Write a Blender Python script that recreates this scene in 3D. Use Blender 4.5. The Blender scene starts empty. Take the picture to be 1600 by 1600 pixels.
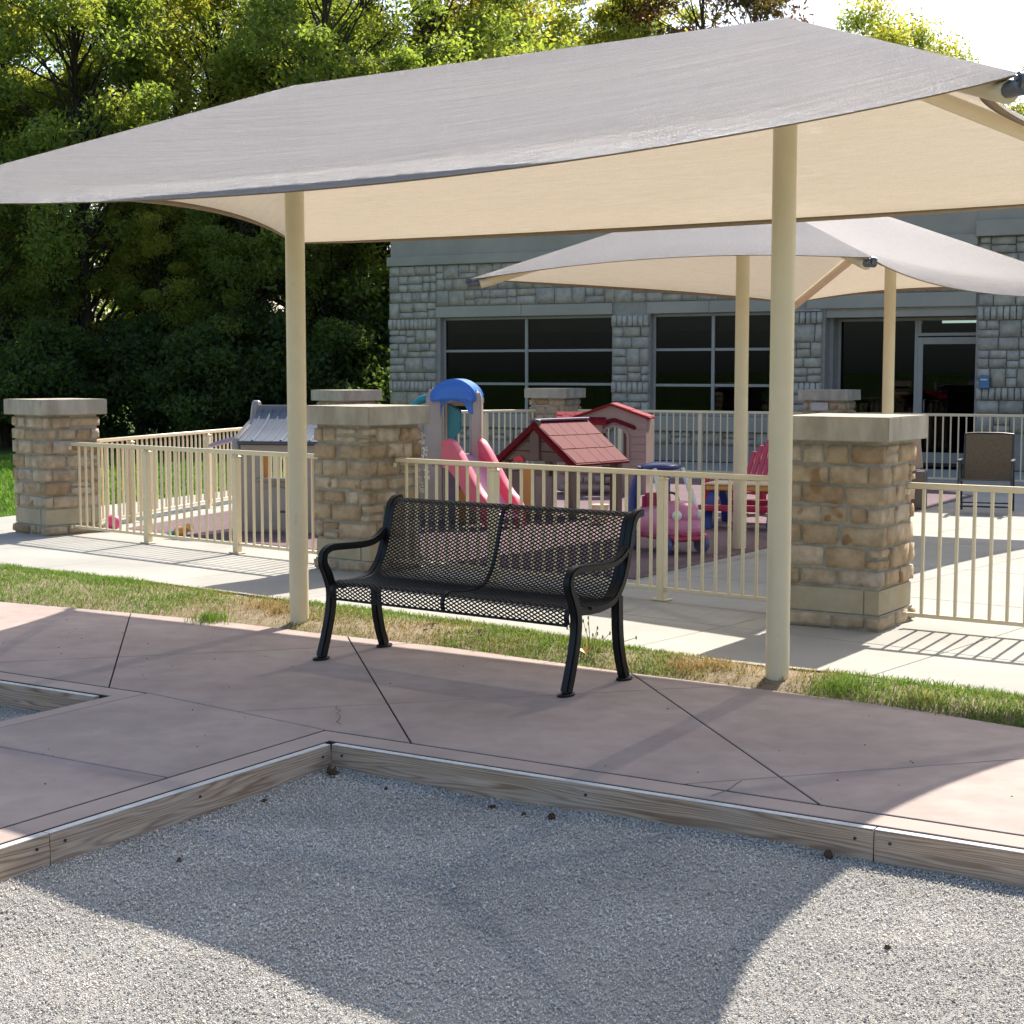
import bpy, bmesh, math, random
import numpy as np
from mathutils import Vector, Matrix, Euler

R = math.radians
random.seed(7)
scene = bpy.context.scene
col = scene.collection

# ------------------------------------------------------------------ camera, sky, sun, exposure
CAM_H = 1.66
PITCH = math.atan(222 / 2500.0)
cam_d = bpy.data.cameras.new('camera')
cam_d.sensor_width = 36.0
cam_d.lens = 36.0 * 2500 / 1600
cam_d.clip_start = 0.05
cam_d.clip_end = 3000
cam = bpy.data.objects.new('camera', cam_d)
col.objects.link(cam)
cam.location = (0, 0, CAM_H)
cam.rotation_euler = (math.pi / 2 - PITCH, 0, 0)
scene.camera = cam

SUN = Vector((0.48, 0.855, 1.0)).normalized()
SUN_EL = math.asin(SUN.z)
SUN_AZ = math.atan2(SUN.x, SUN.y)
world = bpy.data.worlds.new('World')
scene.world = world
world.use_nodes = True
wn = world.node_tree
for n in list(wn.nodes):
    wn.nodes.remove(n)
w_out = wn.nodes.new('ShaderNodeOutputWorld')
w_bg = wn.nodes.new('ShaderNodeBackground')
w_sky = wn.nodes.new('ShaderNodeTexSky')
w_sky.sky_type = 'NISHITA'
w_sky.sun_disc = False
w_sky.sun_elevation = SUN_EL
w_sky.sun_rotation = SUN_AZ
w_sky.air_density = 1.0
w_sky.dust_density = 2.0
w_sky.ozone_density = 1.0
w_bg.inputs['Strength'].default_value = 0.125
wn.links.new(w_sky.outputs[0], w_bg.inputs['Color'])
wn.links.new(w_bg.outputs[0], w_out.inputs['Surface'])

sun_d = bpy.data.lights.new('sun', 'SUN')
sun_d.energy = 4.7
sun_d.angle = R(0.53)
sun_d.color = (1.0, 0.95, 0.87)
sun = bpy.data.objects.new('sun', sun_d)
col.objects.link(sun)
sun.location = SUN * 60
sun.rotation_euler = SUN.to_track_quat('Z', 'Y').to_euler()

scene.view_settings.view_transform = 'Standard'
scene.view_settings.look = 'None'
scene.view_settings.exposure = 1.0
scene.view_settings.gamma = 1.0
scene.view_settings.use_curve_mapping = False
scene.render.engine = 'CYCLES'
scene.cycles.max_bounces = 7
scene.cycles.use_adaptive_sampling = True
scene.cycles.adaptive_threshold = 0.02
scene.cycles.transparent_max_bounces = 12
scene.cycles.use_denoising = True


# ------------------------------------------------------------------ helpers: materials
def new_mat(name):
    m = bpy.data.materials.new(name)
    m.use_nodes = True
    nt = m.node_tree
    for n in list(nt.nodes):
        nt.nodes.remove(n)
    out = nt.nodes.new('ShaderNodeOutputMaterial')
    return m, nt, out


def nd(nt, typ, **kw):
    n = nt.nodes.new(typ)
    for k, v in kw.items():
        if k.startswith('_'):
            setattr(n, k[1:], v)
        else:
            n.inputs[k].default_value = v
    return n


def ramp(nt, stops, interp='LINEAR'):
    n = nt.nodes.new('ShaderNodeValToRGB')
    cr = n.color_ramp
    cr.interpolation = interp
    while len(cr.elements) < len(stops):
        cr.elements.new(0.5)
    for e, (p, c) in zip(cr.elements, stops):
        e.position = p
        e.color = (c[0], c[1], c[2], 1)
    return n


def coords(nt, scale=(1, 1, 1), kind='pos', rot=(0, 0, 0)):
    if kind == 'pos':
        g = nt.nodes.new('ShaderNodeNewGeometry')
        src = g.outputs['Position']
    else:
        t = nt.nodes.new('ShaderNodeTexCoord')
        src = t.outputs['Object']
    mp = nt.nodes.new('ShaderNodeMapping')
    mp.inputs['Scale'].default_value = scale
    mp.inputs['Rotation'].default_value = rot
    nt.links.new(src, mp.inputs['Vector'])
    return mp.outputs[0]


def mixc(nt, fac, a, b, blend='MIX'):
    n = nt.nodes.new('ShaderNodeMix')
    n.data_type = 'RGBA'
    n.blend_type = blend
    for sock, v in ((0, fac), (6, a), (7, b)):
        if hasattr(v, 'links'):
            nt.links.new(v, n.inputs[sock])
        elif isinstance(v, (int, float)):
            n.inputs[sock].default_value = v
        else:
            n.inputs[sock].default_value = (v[0], v[1], v[2], 1)
    return n.outputs[2]


def pmat(name, c1, c2=None, scale=4.0, detail=5.0, rough=0.6, spec=0.4, metal=0.0, bump=None,
         rand=None, speck=None, kind='pos', stretch=(1, 1, 1), coat=0.0, big=None):
    """procedural principled: noise between c1 and c2, optional per-object random tints, specks, bump"""
    m, nt, out = new_mat(name)
    b = nt.nodes.new('ShaderNodeBsdfPrincipled')
    nt.links.new(b.outputs[0], out.inputs[0])
    vec = coords(nt, stretch, kind)
    base = None
    if rand:
        oi = nt.nodes.new('ShaderNodeObjectInfo')
        stops = [(i / (len(rand) - 0.999), c) for i, c in enumerate(rand)]
        rp = ramp(nt, [(min(p, 1.0), c) for p, c in stops])
        nt.links.new(oi.outputs['Random'], rp.inputs[0])
        base = rp.outputs[0]
    no = nd(nt, 'ShaderNodeTexNoise', Scale=scale, Detail=detail, Roughness=0.6)
    nt.links.new(vec, no.inputs['Vector'])
    rr = ramp(nt, [(0.34, (0, 0, 0)), (0.66, (1, 1, 1))])
    nt.links.new(no.outputs['Fac'], rr.inputs[0])
    if c2 is None:
        c2 = tuple(x * 0.8 for x in c1)
    colr = mixc(nt, rr.outputs[0], c1, c2)
    if base is not None:
        colr = mixc(nt, 1.0, base, colr, 'MULTIPLY')
    if big:
        sc, amt = big
        n3 = nd(nt, 'ShaderNodeTexNoise', Scale=sc, Detail=3.0)
        nt.links.new(vec, n3.inputs['Vector'])
        r3 = ramp(nt, [(0.3, (1 - amt,) * 3), (0.7, (1 + amt * 0.6,) * 3)])
        nt.links.new(n3.outputs['Fac'], r3.inputs[0])
        colr = mixc(nt, 1.0, colr, r3.outputs[0], 'MULTIPLY')
    if speck:
        sc, cs, th = speck
        n2 = nd(nt, 'ShaderNodeTexNoise', Scale=sc, Detail=2.0)
        nt.links.new(vec, n2.inputs['Vector'])
        r2 = ramp(nt, [(th, (0, 0, 0)), (min(th + 0.06, 1), (1, 1, 1))])
        nt.links.new(n2.outputs['Fac'], r2.inputs[0])
        colr = mixc(nt, r2.outputs[0], colr, cs)
    nt.links.new(colr, b.inputs['Base Color'])
    b.inputs['Roughness'].default_value = rough
    b.inputs['Specular IOR Level'].default_value = spec
    b.inputs['Metallic'].default_value = metal
    b.inputs['Coat Weight'].default_value = coat
    if bump:
        bs, st, dist = bump
        bn = nd(nt, 'ShaderNodeTexNoise', Scale=bs, Detail=6.0, Roughness=0.65)
        nt.links.new(vec, bn.inputs['Vector'])
        bp = nd(nt, 'ShaderNodeBump', Strength=st, Distance=dist)
        nt.links.new(bn.outputs['Fac'], bp.inputs['Height'])
        nt.links.new(bp.outputs[0], b.inputs['Normal'])
    return m


def plastic(name, c, rough=0.32):
    return pmat(name, c, tuple(x * 0.86 for x in c), scale=3.0, rough=rough, spec=0.5, bump=(90, 0.06, 0.003))


def leaf_mat(name, trans=0.5):
    m, nt, out = new_mat(name)
    at = nt.nodes.new('ShaderNodeAttribute')
    at.attribute_name = 'col'
    oi = nt.nodes.new('ShaderNodeObjectInfo')
    c = mixc(nt, 1.0, at.outputs['Color'], oi.outputs['Color'], 'MULTIPLY')
    d = nd(nt, 'ShaderNodeBsdfPrincipled', Roughness=0.5)
    d.inputs['Specular IOR Level'].default_value = 0.35
    nt.links.new(c, d.inputs['Base Color'])
    t = nt.nodes.new('ShaderNodeBsdfTranslucent')
    c2 = mixc(nt, 1.0, c, (1.85, 1.85, 0.8), 'MULTIPLY')
    nt.links.new(c2, t.inputs['Color'])
    mx = nd(nt, 'ShaderNodeMixShader')
    mx.inputs[0].default_value = trans
    nt.links.new(d.outputs[0], mx.inputs[1])
    nt.links.new(t.outputs[0], mx.inputs[2])
    nt.links.new(mx.outputs[0], out.inputs[0])
    return m


def fabric_mat(name, refl, trn, open_frac=0.05, gloss=0.14):
    m, nt, out = new_mat(name)
    vec = coords(nt, (1, 1, 1), 'obj')
    # knitted rows: fine stretched noise in two directions
    mp1 = nd(nt, 'ShaderNodeMapping')
    mp1.inputs['Scale'].default_value = (6, 120, 60)
    nt.links.new(vec, mp1.inputs['Vector'])
    n1 = nd(nt, 'ShaderNodeTexNoise', Scale=1.0, Detail=4.0, Roughness=0.7)
    nt.links.new(mp1.outputs[0], n1.inputs['Vector'])
    n2 = nd(nt, 'ShaderNodeTexNoise', Scale=170.0, Detail=2.0, Roughness=0.8)
    nt.links.new(vec, n2.inputs['Vector'])
    mp3 = nd(nt, 'ShaderNodeMapping')
    mp3.inputs['Scale'].default_value = (0.35, 5, 3)
    nt.links.new(vec, mp3.inputs['Vector'])
    n3 = nd(nt, 'ShaderNodeTexNoise', Scale=1.6, Detail=5.0, Roughness=0.6)
    nt.links.new(mp3.outputs[0], n3.inputs['Vector'])
    r1 = ramp(nt, [(0.3, (0.86, 0.86, 0.86)), (0.7, (1.08, 1.08, 1.08))])
    nt.links.new(n1.outputs['Fac'], r1.inputs[0])
    r2 = ramp(nt, [(0.3, (0.80, 0.80, 0.80)), (0.72, (1.18, 1.18, 1.18))])
    nt.links.new(n2.outputs['Fac'], r2.inputs[0])
    f = mixc(nt, 1.0, r1.outputs[0], r2.outputs[0], 'MULTIPLY')
    cr = mixc(nt, 1.0, f, refl, 'MULTIPLY')
    ct = mixc(nt, 1.0, f, trn, 'MULTIPLY')
    df = nt.nodes.new('ShaderNodeBsdfDiffuse')
    nt.links.new(cr, df.inputs['Color'])
    tr = nt.nodes.new('ShaderNodeBsdfTranslucent')
    nt.links.new(ct, tr.inputs['Color'])
    # height for wrinkles + weave
    ad = nd(nt, 'ShaderNodeMath', _operation='MULTIPLY_ADD')
    nt.links.new(n3.outputs['Fac'], ad.inputs[0])
    ad.inputs[1].default_value = 5.0
    nt.links.new(n2.outputs['Fac'], ad.inputs[2])
    bp = nd(nt, 'ShaderNodeBump', Strength=0.55, Distance=0.006)
    nt.links.new(ad.outputs[0], bp.inputs['Height'])
    for s in (df, tr):
        nt.links.new(bp.outputs[0], s.inputs['Normal'])
    ms = nd(nt, 'ShaderNodeMixShader')
    ms.inputs[0].default_value = 0.5
    nt.links.new(df.outputs[0], ms.inputs[1])
    nt.links.new(tr.outputs[0], ms.inputs[2])
    gl = nd(nt, 'ShaderNodeBsdfGlossy', Roughness=0.3)
    gl.inputs['Color'].default_value = (0.9, 0.88, 0.9, 1)
    n5 = nd(nt, 'ShaderNodeTexNoise', Scale=260.0, Detail=1.0)
    nt.links.new(vec, n5.inputs['Vector'])
    bp2 = nd(nt, 'ShaderNodeBump', Strength=1.0, Distance=0.02)
    nt.links.new(n5.outputs['Fac'], bp2.inputs['Height'])
    nt.links.new(bp2.outputs[0], gl.inputs['Normal'])
    mg = nd(nt, 'ShaderNodeMixShader')
    mg.inputs[0].default_value = gloss
    nt.links.new(ms.outputs[0], mg.inputs[1])
    nt.links.new(gl.outputs[0], mg.inputs[2])
    tp = nt.nodes.new('ShaderNodeBsdfTransparent')
    mt = nd(nt, 'ShaderNodeMixShader')
    mt.inputs[0].default_value = open_frac
    nt.links.new(mg.outputs[0], mt.inputs[1])
    nt.links.new(tp.outputs[0], mt.inputs[2])
    nt.links.new(mt.outputs[0], out.inputs[0])
    return m


def glass_mat(name, tint=(0.35, 0.36, 0.36)):
    m, nt, out = new_mat(name)
    tp = nt.nodes.new('ShaderNodeBsdfTransparent')
    tp.inputs['Color'].default_value = (*tint, 1)
    gl = nd(nt, 'ShaderNodeBsdfGlossy', Roughness=0.015)
    gl.inputs['Color'].default_value = (0.8, 0.85, 0.9, 1)
    fr = nd(nt, 'ShaderNodeFresnel', IOR=1.28)
    mx = nt.nodes.new('ShaderNodeMixShader')
    nt.links.new(fr.outputs[0], mx.inputs[0])
    nt.links.new(tp.outputs[0], mx.inputs[1])
    nt.links.new(gl.outputs[0], mx.inputs[2])
    nt.links.new(mx.outputs[0], out.inputs[0])
    return m


def wood_mat(name):
    m, nt, out = new_mat(name)
    b = nd(nt, 'ShaderNodeBsdfPrincipled', Roughness=0.75)
    b.inputs['Specular IOR Level'].default_value = 0.25
    vec = coords(nt, (0.7, 11.0, 11.0), 'obj')
    dn = nd(nt, 'ShaderNodeTexNoise', Scale=1.3, Detail=2.0)
    nt.links.new(vec, dn.inputs['Vector'])
    add = nd(nt, 'ShaderNodeMix', _data_type='VECTOR')
    add.inputs[0].default_value = 0.55
    nt.links.new(vec, add.inputs[4])
    nt.links.new(dn.outputs['Color'], add.inputs[5])
    wv = nd(nt, 'ShaderNodeTexWave', Scale=5.5, Distortion=7.0, Detail=2.5)
    wv.wave_type = 'RINGS'
    wv.rings_direction = 'X'
    wv.inputs['Detail Scale'].default_value = 0.8
    nt.links.new(add.outputs[1], wv.inputs['Vector'])
    rp = ramp(nt, [(0.0, (0.27, 0.165, 0.10)), (0.3, (0.42, 0.285, 0.195)), (1.0, (0.53, 0.395, 0.285))])
    nt.links.new(wv.outputs['Fac'], rp.inputs[0])
    gn = nd(nt, 'ShaderNodeTexNoise', Scale=1.0, Detail=6.0)
    v2 = coords(nt, (3, 90, 90), 'obj')
    nt.links.new(v2, gn.inputs['Vector'])
    r2 = ramp(nt, [(0.3, (0.78, 0.77, 0.76)), (0.7, (1.1, 1.1, 1.1))])
    nt.links.new(gn.outputs['Fac'], r2.inputs[0])
    c = mixc(nt, 1.0, rp.outputs[0], r2.outputs[0], 'MULTIPLY')
    wn_ = nd(nt, 'ShaderNodeTexNoise', Scale=2.2, Detail=4.0)
    v3 = coords(nt, (1, 1, 1), 'pos')
    nt.links.new(v3, wn_.inputs['Vector'])
    r3 = ramp(nt, [(0.35, (0, 0, 0)), (0.65, (1, 1, 1))])
    nt.links.new(wn_.outputs['Fac'], r3.inputs[0])
    c = mixc(nt, r3.outputs[0], c, mixc(nt, 0.35, c, (0.44, 0.385, 0.33)))
    nt.links.new(c, b.inputs['Base Color'])
    bp = nd(nt, 'ShaderNodeBump', Strength=0.35, Distance=0.003)
    nt.links.new(gn.outputs['Fac'], bp.inputs['Height'])
    nt.links.new(bp.outputs[0], b.inputs['Normal'])
    nt.links.new(b.outputs[0], out.inputs[0])
    return m


def attr_mat(name, rough=0.85, trans=0.0, spec=0.2):
    m, nt, out = new_mat(name)
    at = nt.nodes.new('ShaderNodeAttribute')
    at.attribute_name = 'col'
    d = nd(nt, 'ShaderNodeBsdfPrincipled', Roughness=rough)
    d.inputs['Specular IOR Level'].default_value = spec
    nt.links.new(at.outputs['Color'], d.inputs['Base Color'])
    if trans > 0:
        t = nt.nodes.new('ShaderNodeBsdfTranslucent')
        c2 = mixc(nt, 1.0, at.outputs['Color'], (1.3, 1.3, 0.8), 'MULTIPLY')
        nt.links.new(c2, t.inputs['Color'])
        mx = nt.nodes.new('ShaderNodeMixShader')
        mx.inputs[0].default_value = trans
        nt.links.new(d.outputs[0], mx.inputs[1])
        nt.links.new(t.outputs[0], mx.inputs[2])
        nt.links.new(mx.outputs[0], out.inputs[0])
    else:
        nt.links.new(d.outputs[0], out.inputs[0])
    return m


def emit_mat(name, c, s):
    m, nt, out = new_mat(name)
    e = nt.nodes.new('ShaderNodeEmission')
    e.inputs['Color'].default_value = (*c, 1)
    e.inputs['Strength'].default_value = s
    nt.links.new(e.outputs[0], out.inputs[0])
    return m


M = {}
M['red_concrete'] = pmat('red_concrete', (0.385, 0.303, 0.262), (0.318, 0.246, 0.214), scale=5.5, detail=9, rough=0.8, spec=0.25,
                         speck=(70, (0.25, 0.185, 0.16), 0.71), bump=(110, 0.45, 0.003), big=(1.1, 0.13))
M['red_band'] = pmat('red_concrete_band', (0.41, 0.322, 0.275), (0.355, 0.277, 0.236), scale=2.0, rough=0.8, spec=0.25,
                     bump=(140, 0.25, 0.002), big=(0.8, 0.14))
M['groove'] = pmat('joint_filler', (0.06, 0.05, 0.045), (0.035, 0.03, 0.028), scale=20, rough=0.95)
M['concrete'] = pmat('concrete', (0.37, 0.352, 0.306), (0.315, 0.30, 0.264), scale=1.3, rough=0.85, spec=0.25,
                     speck=(40, (0.36, 0.34, 0.30), 0.68), bump=(120, 0.2, 0.002), big=(0.6, 0.12))
M['soil'] = pmat('dry_soil', (0.30, 0.235, 0.16), (0.20, 0.16, 0.10), scale=14, rough=0.95, spec=0.1, bump=(60, 0.6, 0.01))
M['lawn'] = pmat('lawn', (0.085, 0.14, 0.025), (0.05, 0.095, 0.018), scale=3.0, rough=0.9, spec=0.15,
                 speck=(30, (0.14, 0.19, 0.05), 0.6), bump=(70, 0.9, 0.03), big=(0.15, 0.3))
M['rubber'] = pmat('rubber_surface', (0.19, 0.125, 0.13), (0.13, 0.085, 0.09), scale=60, rough=0.9, spec=0.2,
                   bump=(160, 0.4, 0.004), big=(0.8, 0.15))
M['gravel_bed'] = pmat('gravel_bed', (0.43, 0.405, 0.365), (0.29, 0.275, 0.25), scale=130, detail=3, rough=0.95, spec=0.15,
                       bump=(120, 1.0, 0.01), big=(1.6, 0.12))
M['gravel'] = attr_mat('gravel_stones', 0.85)
M['wood'] = wood_mat('weathered_lumber')
M['cap'] = pmat('limestone_cap', (0.44, 0.39, 0.31), (0.32, 0.28, 0.22), scale=3.0, rough=0.85, spec=0.2,
                stretch=(2.5, 2.5, 1.0), bump=(60, 0.3, 0.004), big=(2.2, 0.16))
M['band'] = pmat('limestone_band', (0.44, 0.375, 0.26), (0.34, 0.28, 0.18), scale=3.0, rough=0.85, spec=0.2,
                 bump=(60, 0.3, 0.004))
M['mortar'] = pmat('mortar', (0.38, 0.345, 0.275), (0.29, 0.26, 0.205), scale=16, rough=0.95, spec=0.1, bump=(60, 0.6, 0.006))
M['stone'] = pmat('tan_fieldstone', (1.05, 1.02, 0.98), (0.68, 0.62, 0.55), scale=9, rough=0.85, spec=0.2,
                  rand=[(0.44, 0.335, 0.215), (0.51, 0.42, 0.305), (0.34, 0.23, 0.13), (0.48, 0.40, 0.30), (0.40, 0.30, 0.185), (0.53, 0.445, 0.33), (0.43, 0.37, 0.30)],
                  bump=(38, 0.7, 0.012), speck=(5, (0.26, 0.16, 0.075), 0.64))
M['gstone'] = pmat('grey_limestone', (1.05, 1.04, 1.0), (0.74, 0.73, 0.71), scale=7, rough=0.9, spec=0.15,
                   rand=[(0.42, 0.385, 0.33), (0.47, 0.435, 0.38), (0.38, 0.35, 0.30), (0.48, 0.44, 0.385), (0.45, 0.395, 0.31), (0.41, 0.38, 0.34)],
                   bump=(30, 0.8, 0.02))
M['gmortar'] = pmat('grey_mortar', (0.33, 0.305, 0.265), (0.27, 0.25, 0.22), scale=12, rough=0.95, spec=0.1)
M['stucco'] = pmat('smooth_limestone', (0.37, 0.335, 0.28), (0.33, 0.30, 0.25), scale=2, rough=0.85, spec=0.2, bump=(80, 0.15, 0.003), big=(0.7, 0.12))
M['alu'] = pmat('window_frame_paint', (0.30, 0.285, 0.255), (0.27, 0.255, 0.23), scale=5, rough=0.45, spec=0.5)
M['glass'] = glass_mat('dark_window_glass')
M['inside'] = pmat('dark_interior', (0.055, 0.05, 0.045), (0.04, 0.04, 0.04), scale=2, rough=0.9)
M['tube'] = emit_mat('fluorescent_tube', (0.75, 1.0, 0.85), 2.2)
M['cream'] = pmat('cream_powder_coat', (0.72, 0.605, 0.395), (0.68, 0.565, 0.37), scale=5, rough=0.38, spec=0.45,
                  bump=(220, 0.05, 0.001), speck=(16, (0.63, 0.53, 0.36), 0.69))
M['metal'] = pmat('zinc_bracket', (0.16, 0.16, 0.175), (0.09, 0.09, 0.10), scale=20, rough=0.4, metal=0.6)
M['black'] = pmat('black_bench_coat', (0.006, 0.0065, 0.007), (0.010, 0.010, 0.0105), scale=8, rough=0.36, spec=0.26, bump=(260, 0.12, 0.001))
M['fabric'] = fabric_mat('shade_cloth', (0.275, 0.268, 0.268), (0.45, 0.37, 0.265), gloss=0.14)
M['hem'] = pmat('doubled_hem', (0.30, 0.23, 0.155), (0.25, 0.19, 0.125), scale=30, rough=0.85, spec=0.15, bump=(120, 0.4, 0.003))
M['grass'] = attr_mat('grass_blades', 0.6, 0.4, 0.25)
M['leaf'] = leaf_mat('leaves', 0.62)
M['bark'] = pmat('bark', (0.075, 0.06, 0.048), (0.04, 0.032, 0.026), scale=5, rough=0.95, spec=0.1, stretch=(1, 1, 0.25), bump=(20, 0.9, 0.03))
for k, c in dict(blue=(0.03, 0.17, 0.62), navy=(0.03, 0.05, 0.22), teal=(0.01, 0.24, 0.28), taupe=(0.40, 0.35, 0.315),
                 tan=(0.42, 0.31, 0.235), purple=(0.15, 0.12, 0.20), red=(0.62, 0.045, 0.06), coral=(0.78, 0.13, 0.19),
                 pinkbed=(0.66, 0.40, 0.55), orange=(0.55, 0.22, 0.04), dbrown=(0.13, 0.105, 0.085), maroon=(0.135, 0.008, 0.012),
                 roofred=(0.26, 0.017, 0.025), rosewall=(0.36, 0.25, 0.215), brown=(0.12, 0.055, 0.03), pink=(0.62, 0.21, 0.33),
                 dpink=(0.42, 0.04, 0.10), cherry=(0.45, 0.02, 0.07), yellow=(0.68, 0.55, 0.36), amber=(0.62, 0.32, 0.08),
                 roofgrey=(0.15, 0.165, 0.195), wallgrey=(0.27, 0.24, 0.22), lilac=(0.33, 0.26, 0.42), white=(0.75, 0.75, 0.73),
                 hotpink=(0.75, 0.08, 0.22), dslate=(0.045, 0.05, 0.065), dgrey=(0.03, 0.03, 0.03), signblue=(0.06, 0.17, 0.30), plaque=(0.45, 0.40, 0.37),
                 wheel=(0.10, 0.12, 0.26)).items():
    M[k] = plastic('plastic_' + k, c)
for k in ('maroon', 'roofred', 'roofgrey'):
    M[k].node_tree.nodes['Principled BSDF'].inputs['Roughness'].default_value = 0.55
for k in ('maroon', 'roofred', 'roofgrey'):
    M[k].node_tree.nodes['Principled BSDF'].inputs['Specular IOR Level'].default_value = 0.12
    M[k].node_tree.nodes['Principled BSDF'].inputs['Roughness'].default_value = 0.7
M['bleached_lit'] = pmat('bleached_lit_edge', (0.62, 0.60, 0.56), (0.50, 0.47, 0.43), scale=14, rough=0.8, spec=0.2, stretch=(1, 1, 1), bump=(60, 0.3, 0.002))  # bleached wood, plus the bright skylight on the edge put into its colour
M['sling'] = pmat('woven_sling', (0.17, 0.135, 0.095), (0.12, 0.095, 0.065), scale=60, rough=0.9, spec=0.1, bump=(300, 0.4, 0.002))
M['deadleaf'] = pmat('dead_leaf', (0.11, 0.065, 0.035), (0.05, 0.032, 0.02), scale=60, rough=0.9)


# ------------------------------------------------------------------ helpers: geometry
class MB:
    def __init__(s):
        s.v = []
        s.f = []

    def add(s, verts, faces):
        o = len(s.v)
        s.v += [tuple(p) for p in verts]
        s.f += [tuple(i + o for i in f) for f in faces]
        return s

    def box(s, c, size, rot=None):
        x, y, z = size[0] / 2, size[1] / 2, size[2] / 2
        vs = [Vector((a * x, b * y, d * z)) for d in (-1, 1) for b in (-1, 1) for a in (-1, 1)]
        if rot is not None:
            vs = [rot @ v for v in vs]
        c = Vector(c)
        return s.add([v + c for v in vs], [(0, 2, 3, 1), (4, 5, 7, 6), (0, 1, 5, 4), (2, 6, 7, 3), (0, 4, 6, 2), (1, 3, 7, 5)])

    def prism(s, poly, h0, h1, axis='z'):
        """polygon extruded; axis z: poly in xy; axis y: poly in xz; axis x: poly in yz"""
        n = len(poly)

        def P(p, h):
            return (p[0], p[1], h) if axis == 'z' else ((p[0], h, p[1]) if axis == 'y' else (h, p[0], p[1]))
        vs = [P(p, h0) for p in poly] + [P(p, h1) for p in poly]
        fs = [tuple(range(n - 1, -1, -1)), tuple(range(n, 2 * n))] + [(i, (i + 1) % n, n + (i + 1) % n, n + i) for i in range(n)]
        return s.add(vs, fs)

    def tube(s, pts, rad, n=8, caps=True):
        pts = [Vector(p) for p in pts]
        rads = rad if isinstance(rad, (list, tuple)) else [rad] * len(pts)
        rings = []
        up = None
        for i, p in enumerate(pts):
            t = (pts[min(i + 1, len(pts) - 1)] - pts[max(i - 1, 0)]).normalized()
            if up is None:
                up = Vector((0, 0, 1)) if abs(t.z) < 0.9 else Vector((1, 0, 0))
            a = t.cross(up).normalized()
            up = a.cross(t).normalized()
            rings.append([p + (a * math.cos(k * 2 * math.pi / n) + up * math.sin(k * 2 * math.pi / n)) * rads[i] for k in range(n)])
        vs = [v for r in rings for v in r]
        fs = [(i * n + k, i * n + (k + 1) % n, (i + 1) * n + (k + 1) % n, (i + 1) * n + k) for i in range(len(pts) - 1) for k in range(n)]
        if caps:
            fs += [tuple(range(n - 1, -1, -1)), tuple((len(pts) - 1) * n + k for k in range(n))]
        return s.add(vs, fs)

    def ribbon(s, path, wx, th, x0=0.0):
        """rectangular bar swept along a path in the y-z plane; wx along x, th across path"""
        pts = [Vector((0, p[0], p[1])) for p in path]
        vs = []
        for i, p in enumerate(pts):
            t = (pts[min(i + 1, len(pts) - 1)] - pts[max(i - 1, 0)]).normalized()
            nrm = Vector((0, -t.z, t.y))
            thi = th[i] if isinstance(th, (list, tuple)) else th
            for sx, sn in ((-1, -1), (1, -1), (1, 1), (-1, 1)):
                vs.append(p + Vector((x0 + sx * wx / 2, 0, 0)) + nrm * (sn * thi / 2))
        n = len(pts)
        fs = [(i * 4 + k, i * 4 + (k + 1) % 4, (i + 1) * 4 + (k + 1) % 4, (i + 1) * 4 + k) for i in range(n - 1) for k in range(4)]
        fs += [(3, 2, 1, 0), tuple((n - 1) * 4 + k for k in range(4))]
        return s.add(vs, fs)

    def disc(s, c, r, h, axis='z', n=20, rx=None):
        poly = [((rx or r) * math.cos(2 * math.pi * k / n), r * math.sin(2 * math.pi * k / n)) for k in range(n)]
        m = MB().prism(poly, -h / 2, h / 2, axis)
        return s.add([Vector(v) + Vector(c) for v in m.v], m.f)

    def ball(s, c, r, nu=14, nv=9, sc=(1, 1, 1)):
        vs = [(c[0], c[1], c[2] + r * sc[2])]
        for i in range(1, nv):
            a = math.pi * i / nv
            for k in range(nu):
                b = 2 * math.pi * k / nu
                vs.append((c[0] + r * sc[0] * math.sin(a) * math.cos(b), c[1] + r * sc[1] * math.sin(a) * math.sin(b), c[2] + r * sc[2] * math.cos(a)))
        vs.append((c[0], c[1], c[2] - r * sc[2]))
        fs = [(0, 1 + k, 1 + (k + 1) % nu) for k in range(nu)]
        for i in range(nv - 2):
            o = 1 + i * nu
            fs += [(o + k, o + nu + k, o + nu + (k + 1) % nu, o + (k + 1) % nu) for k in range(nu)]
        o = 1 + (nv - 2) * nu
        fs += [(o + k, len(vs) - 1, o + (k + 1) % nu) for k in range(nu)]
        return s.add(vs, fs)

    def mesh(s, name, bevel=0.0, smooth=False, seg=1):
        me = bpy.data.meshes.new(name)
        me.from_pydata(s.v, [], s.f)
        if bevel > 0:
            bm = bmesh.new()
            bm.from_mesh(me)
            bmesh.ops.recalc_face_normals(bm, faces=bm.faces)
            ed = [e for e in bm.edges if len(e.link_faces) == 2 and e.calc_face_angle(0) > 0.6]
            bmesh.ops.bevel(bm, geom=ed, offset=bevel, segments=seg, affect='EDGES', clamp_overlap=True)
            bm.to_mesh(me)
            bm.free()
        if smooth:
            me.shade_smooth()
            if smooth != 'all':
                try:
                    me.set_sharp_from_angle(angle=R(38))
                except Exception:
                    pass
        return me

    def build(s, name, mat, parent=None, bevel=0.0, smooth=False, loc=None, rot=None, seg=1):
        return link(name, s.mesh(name, bevel, smooth, seg), mat, parent, loc, rot)


def link(name, me, mat, parent=None, loc=None, rot=None):
    o = bpy.data.objects.new(name, me)
    if mat is not None and not me.materials:
        me.materials.append(M[mat] if isinstance(mat, str) else mat)
    col.objects.link(o)
    o.parent = parent
    if loc is not None:
        o.location = loc
    if rot is not None:
        o.rotation_euler = rot
    return o


def tag(o, label, cat, group=None):
    o['label'] = label
    o['category'] = cat
    if group:
        o['group'] = group
    return o


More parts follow.
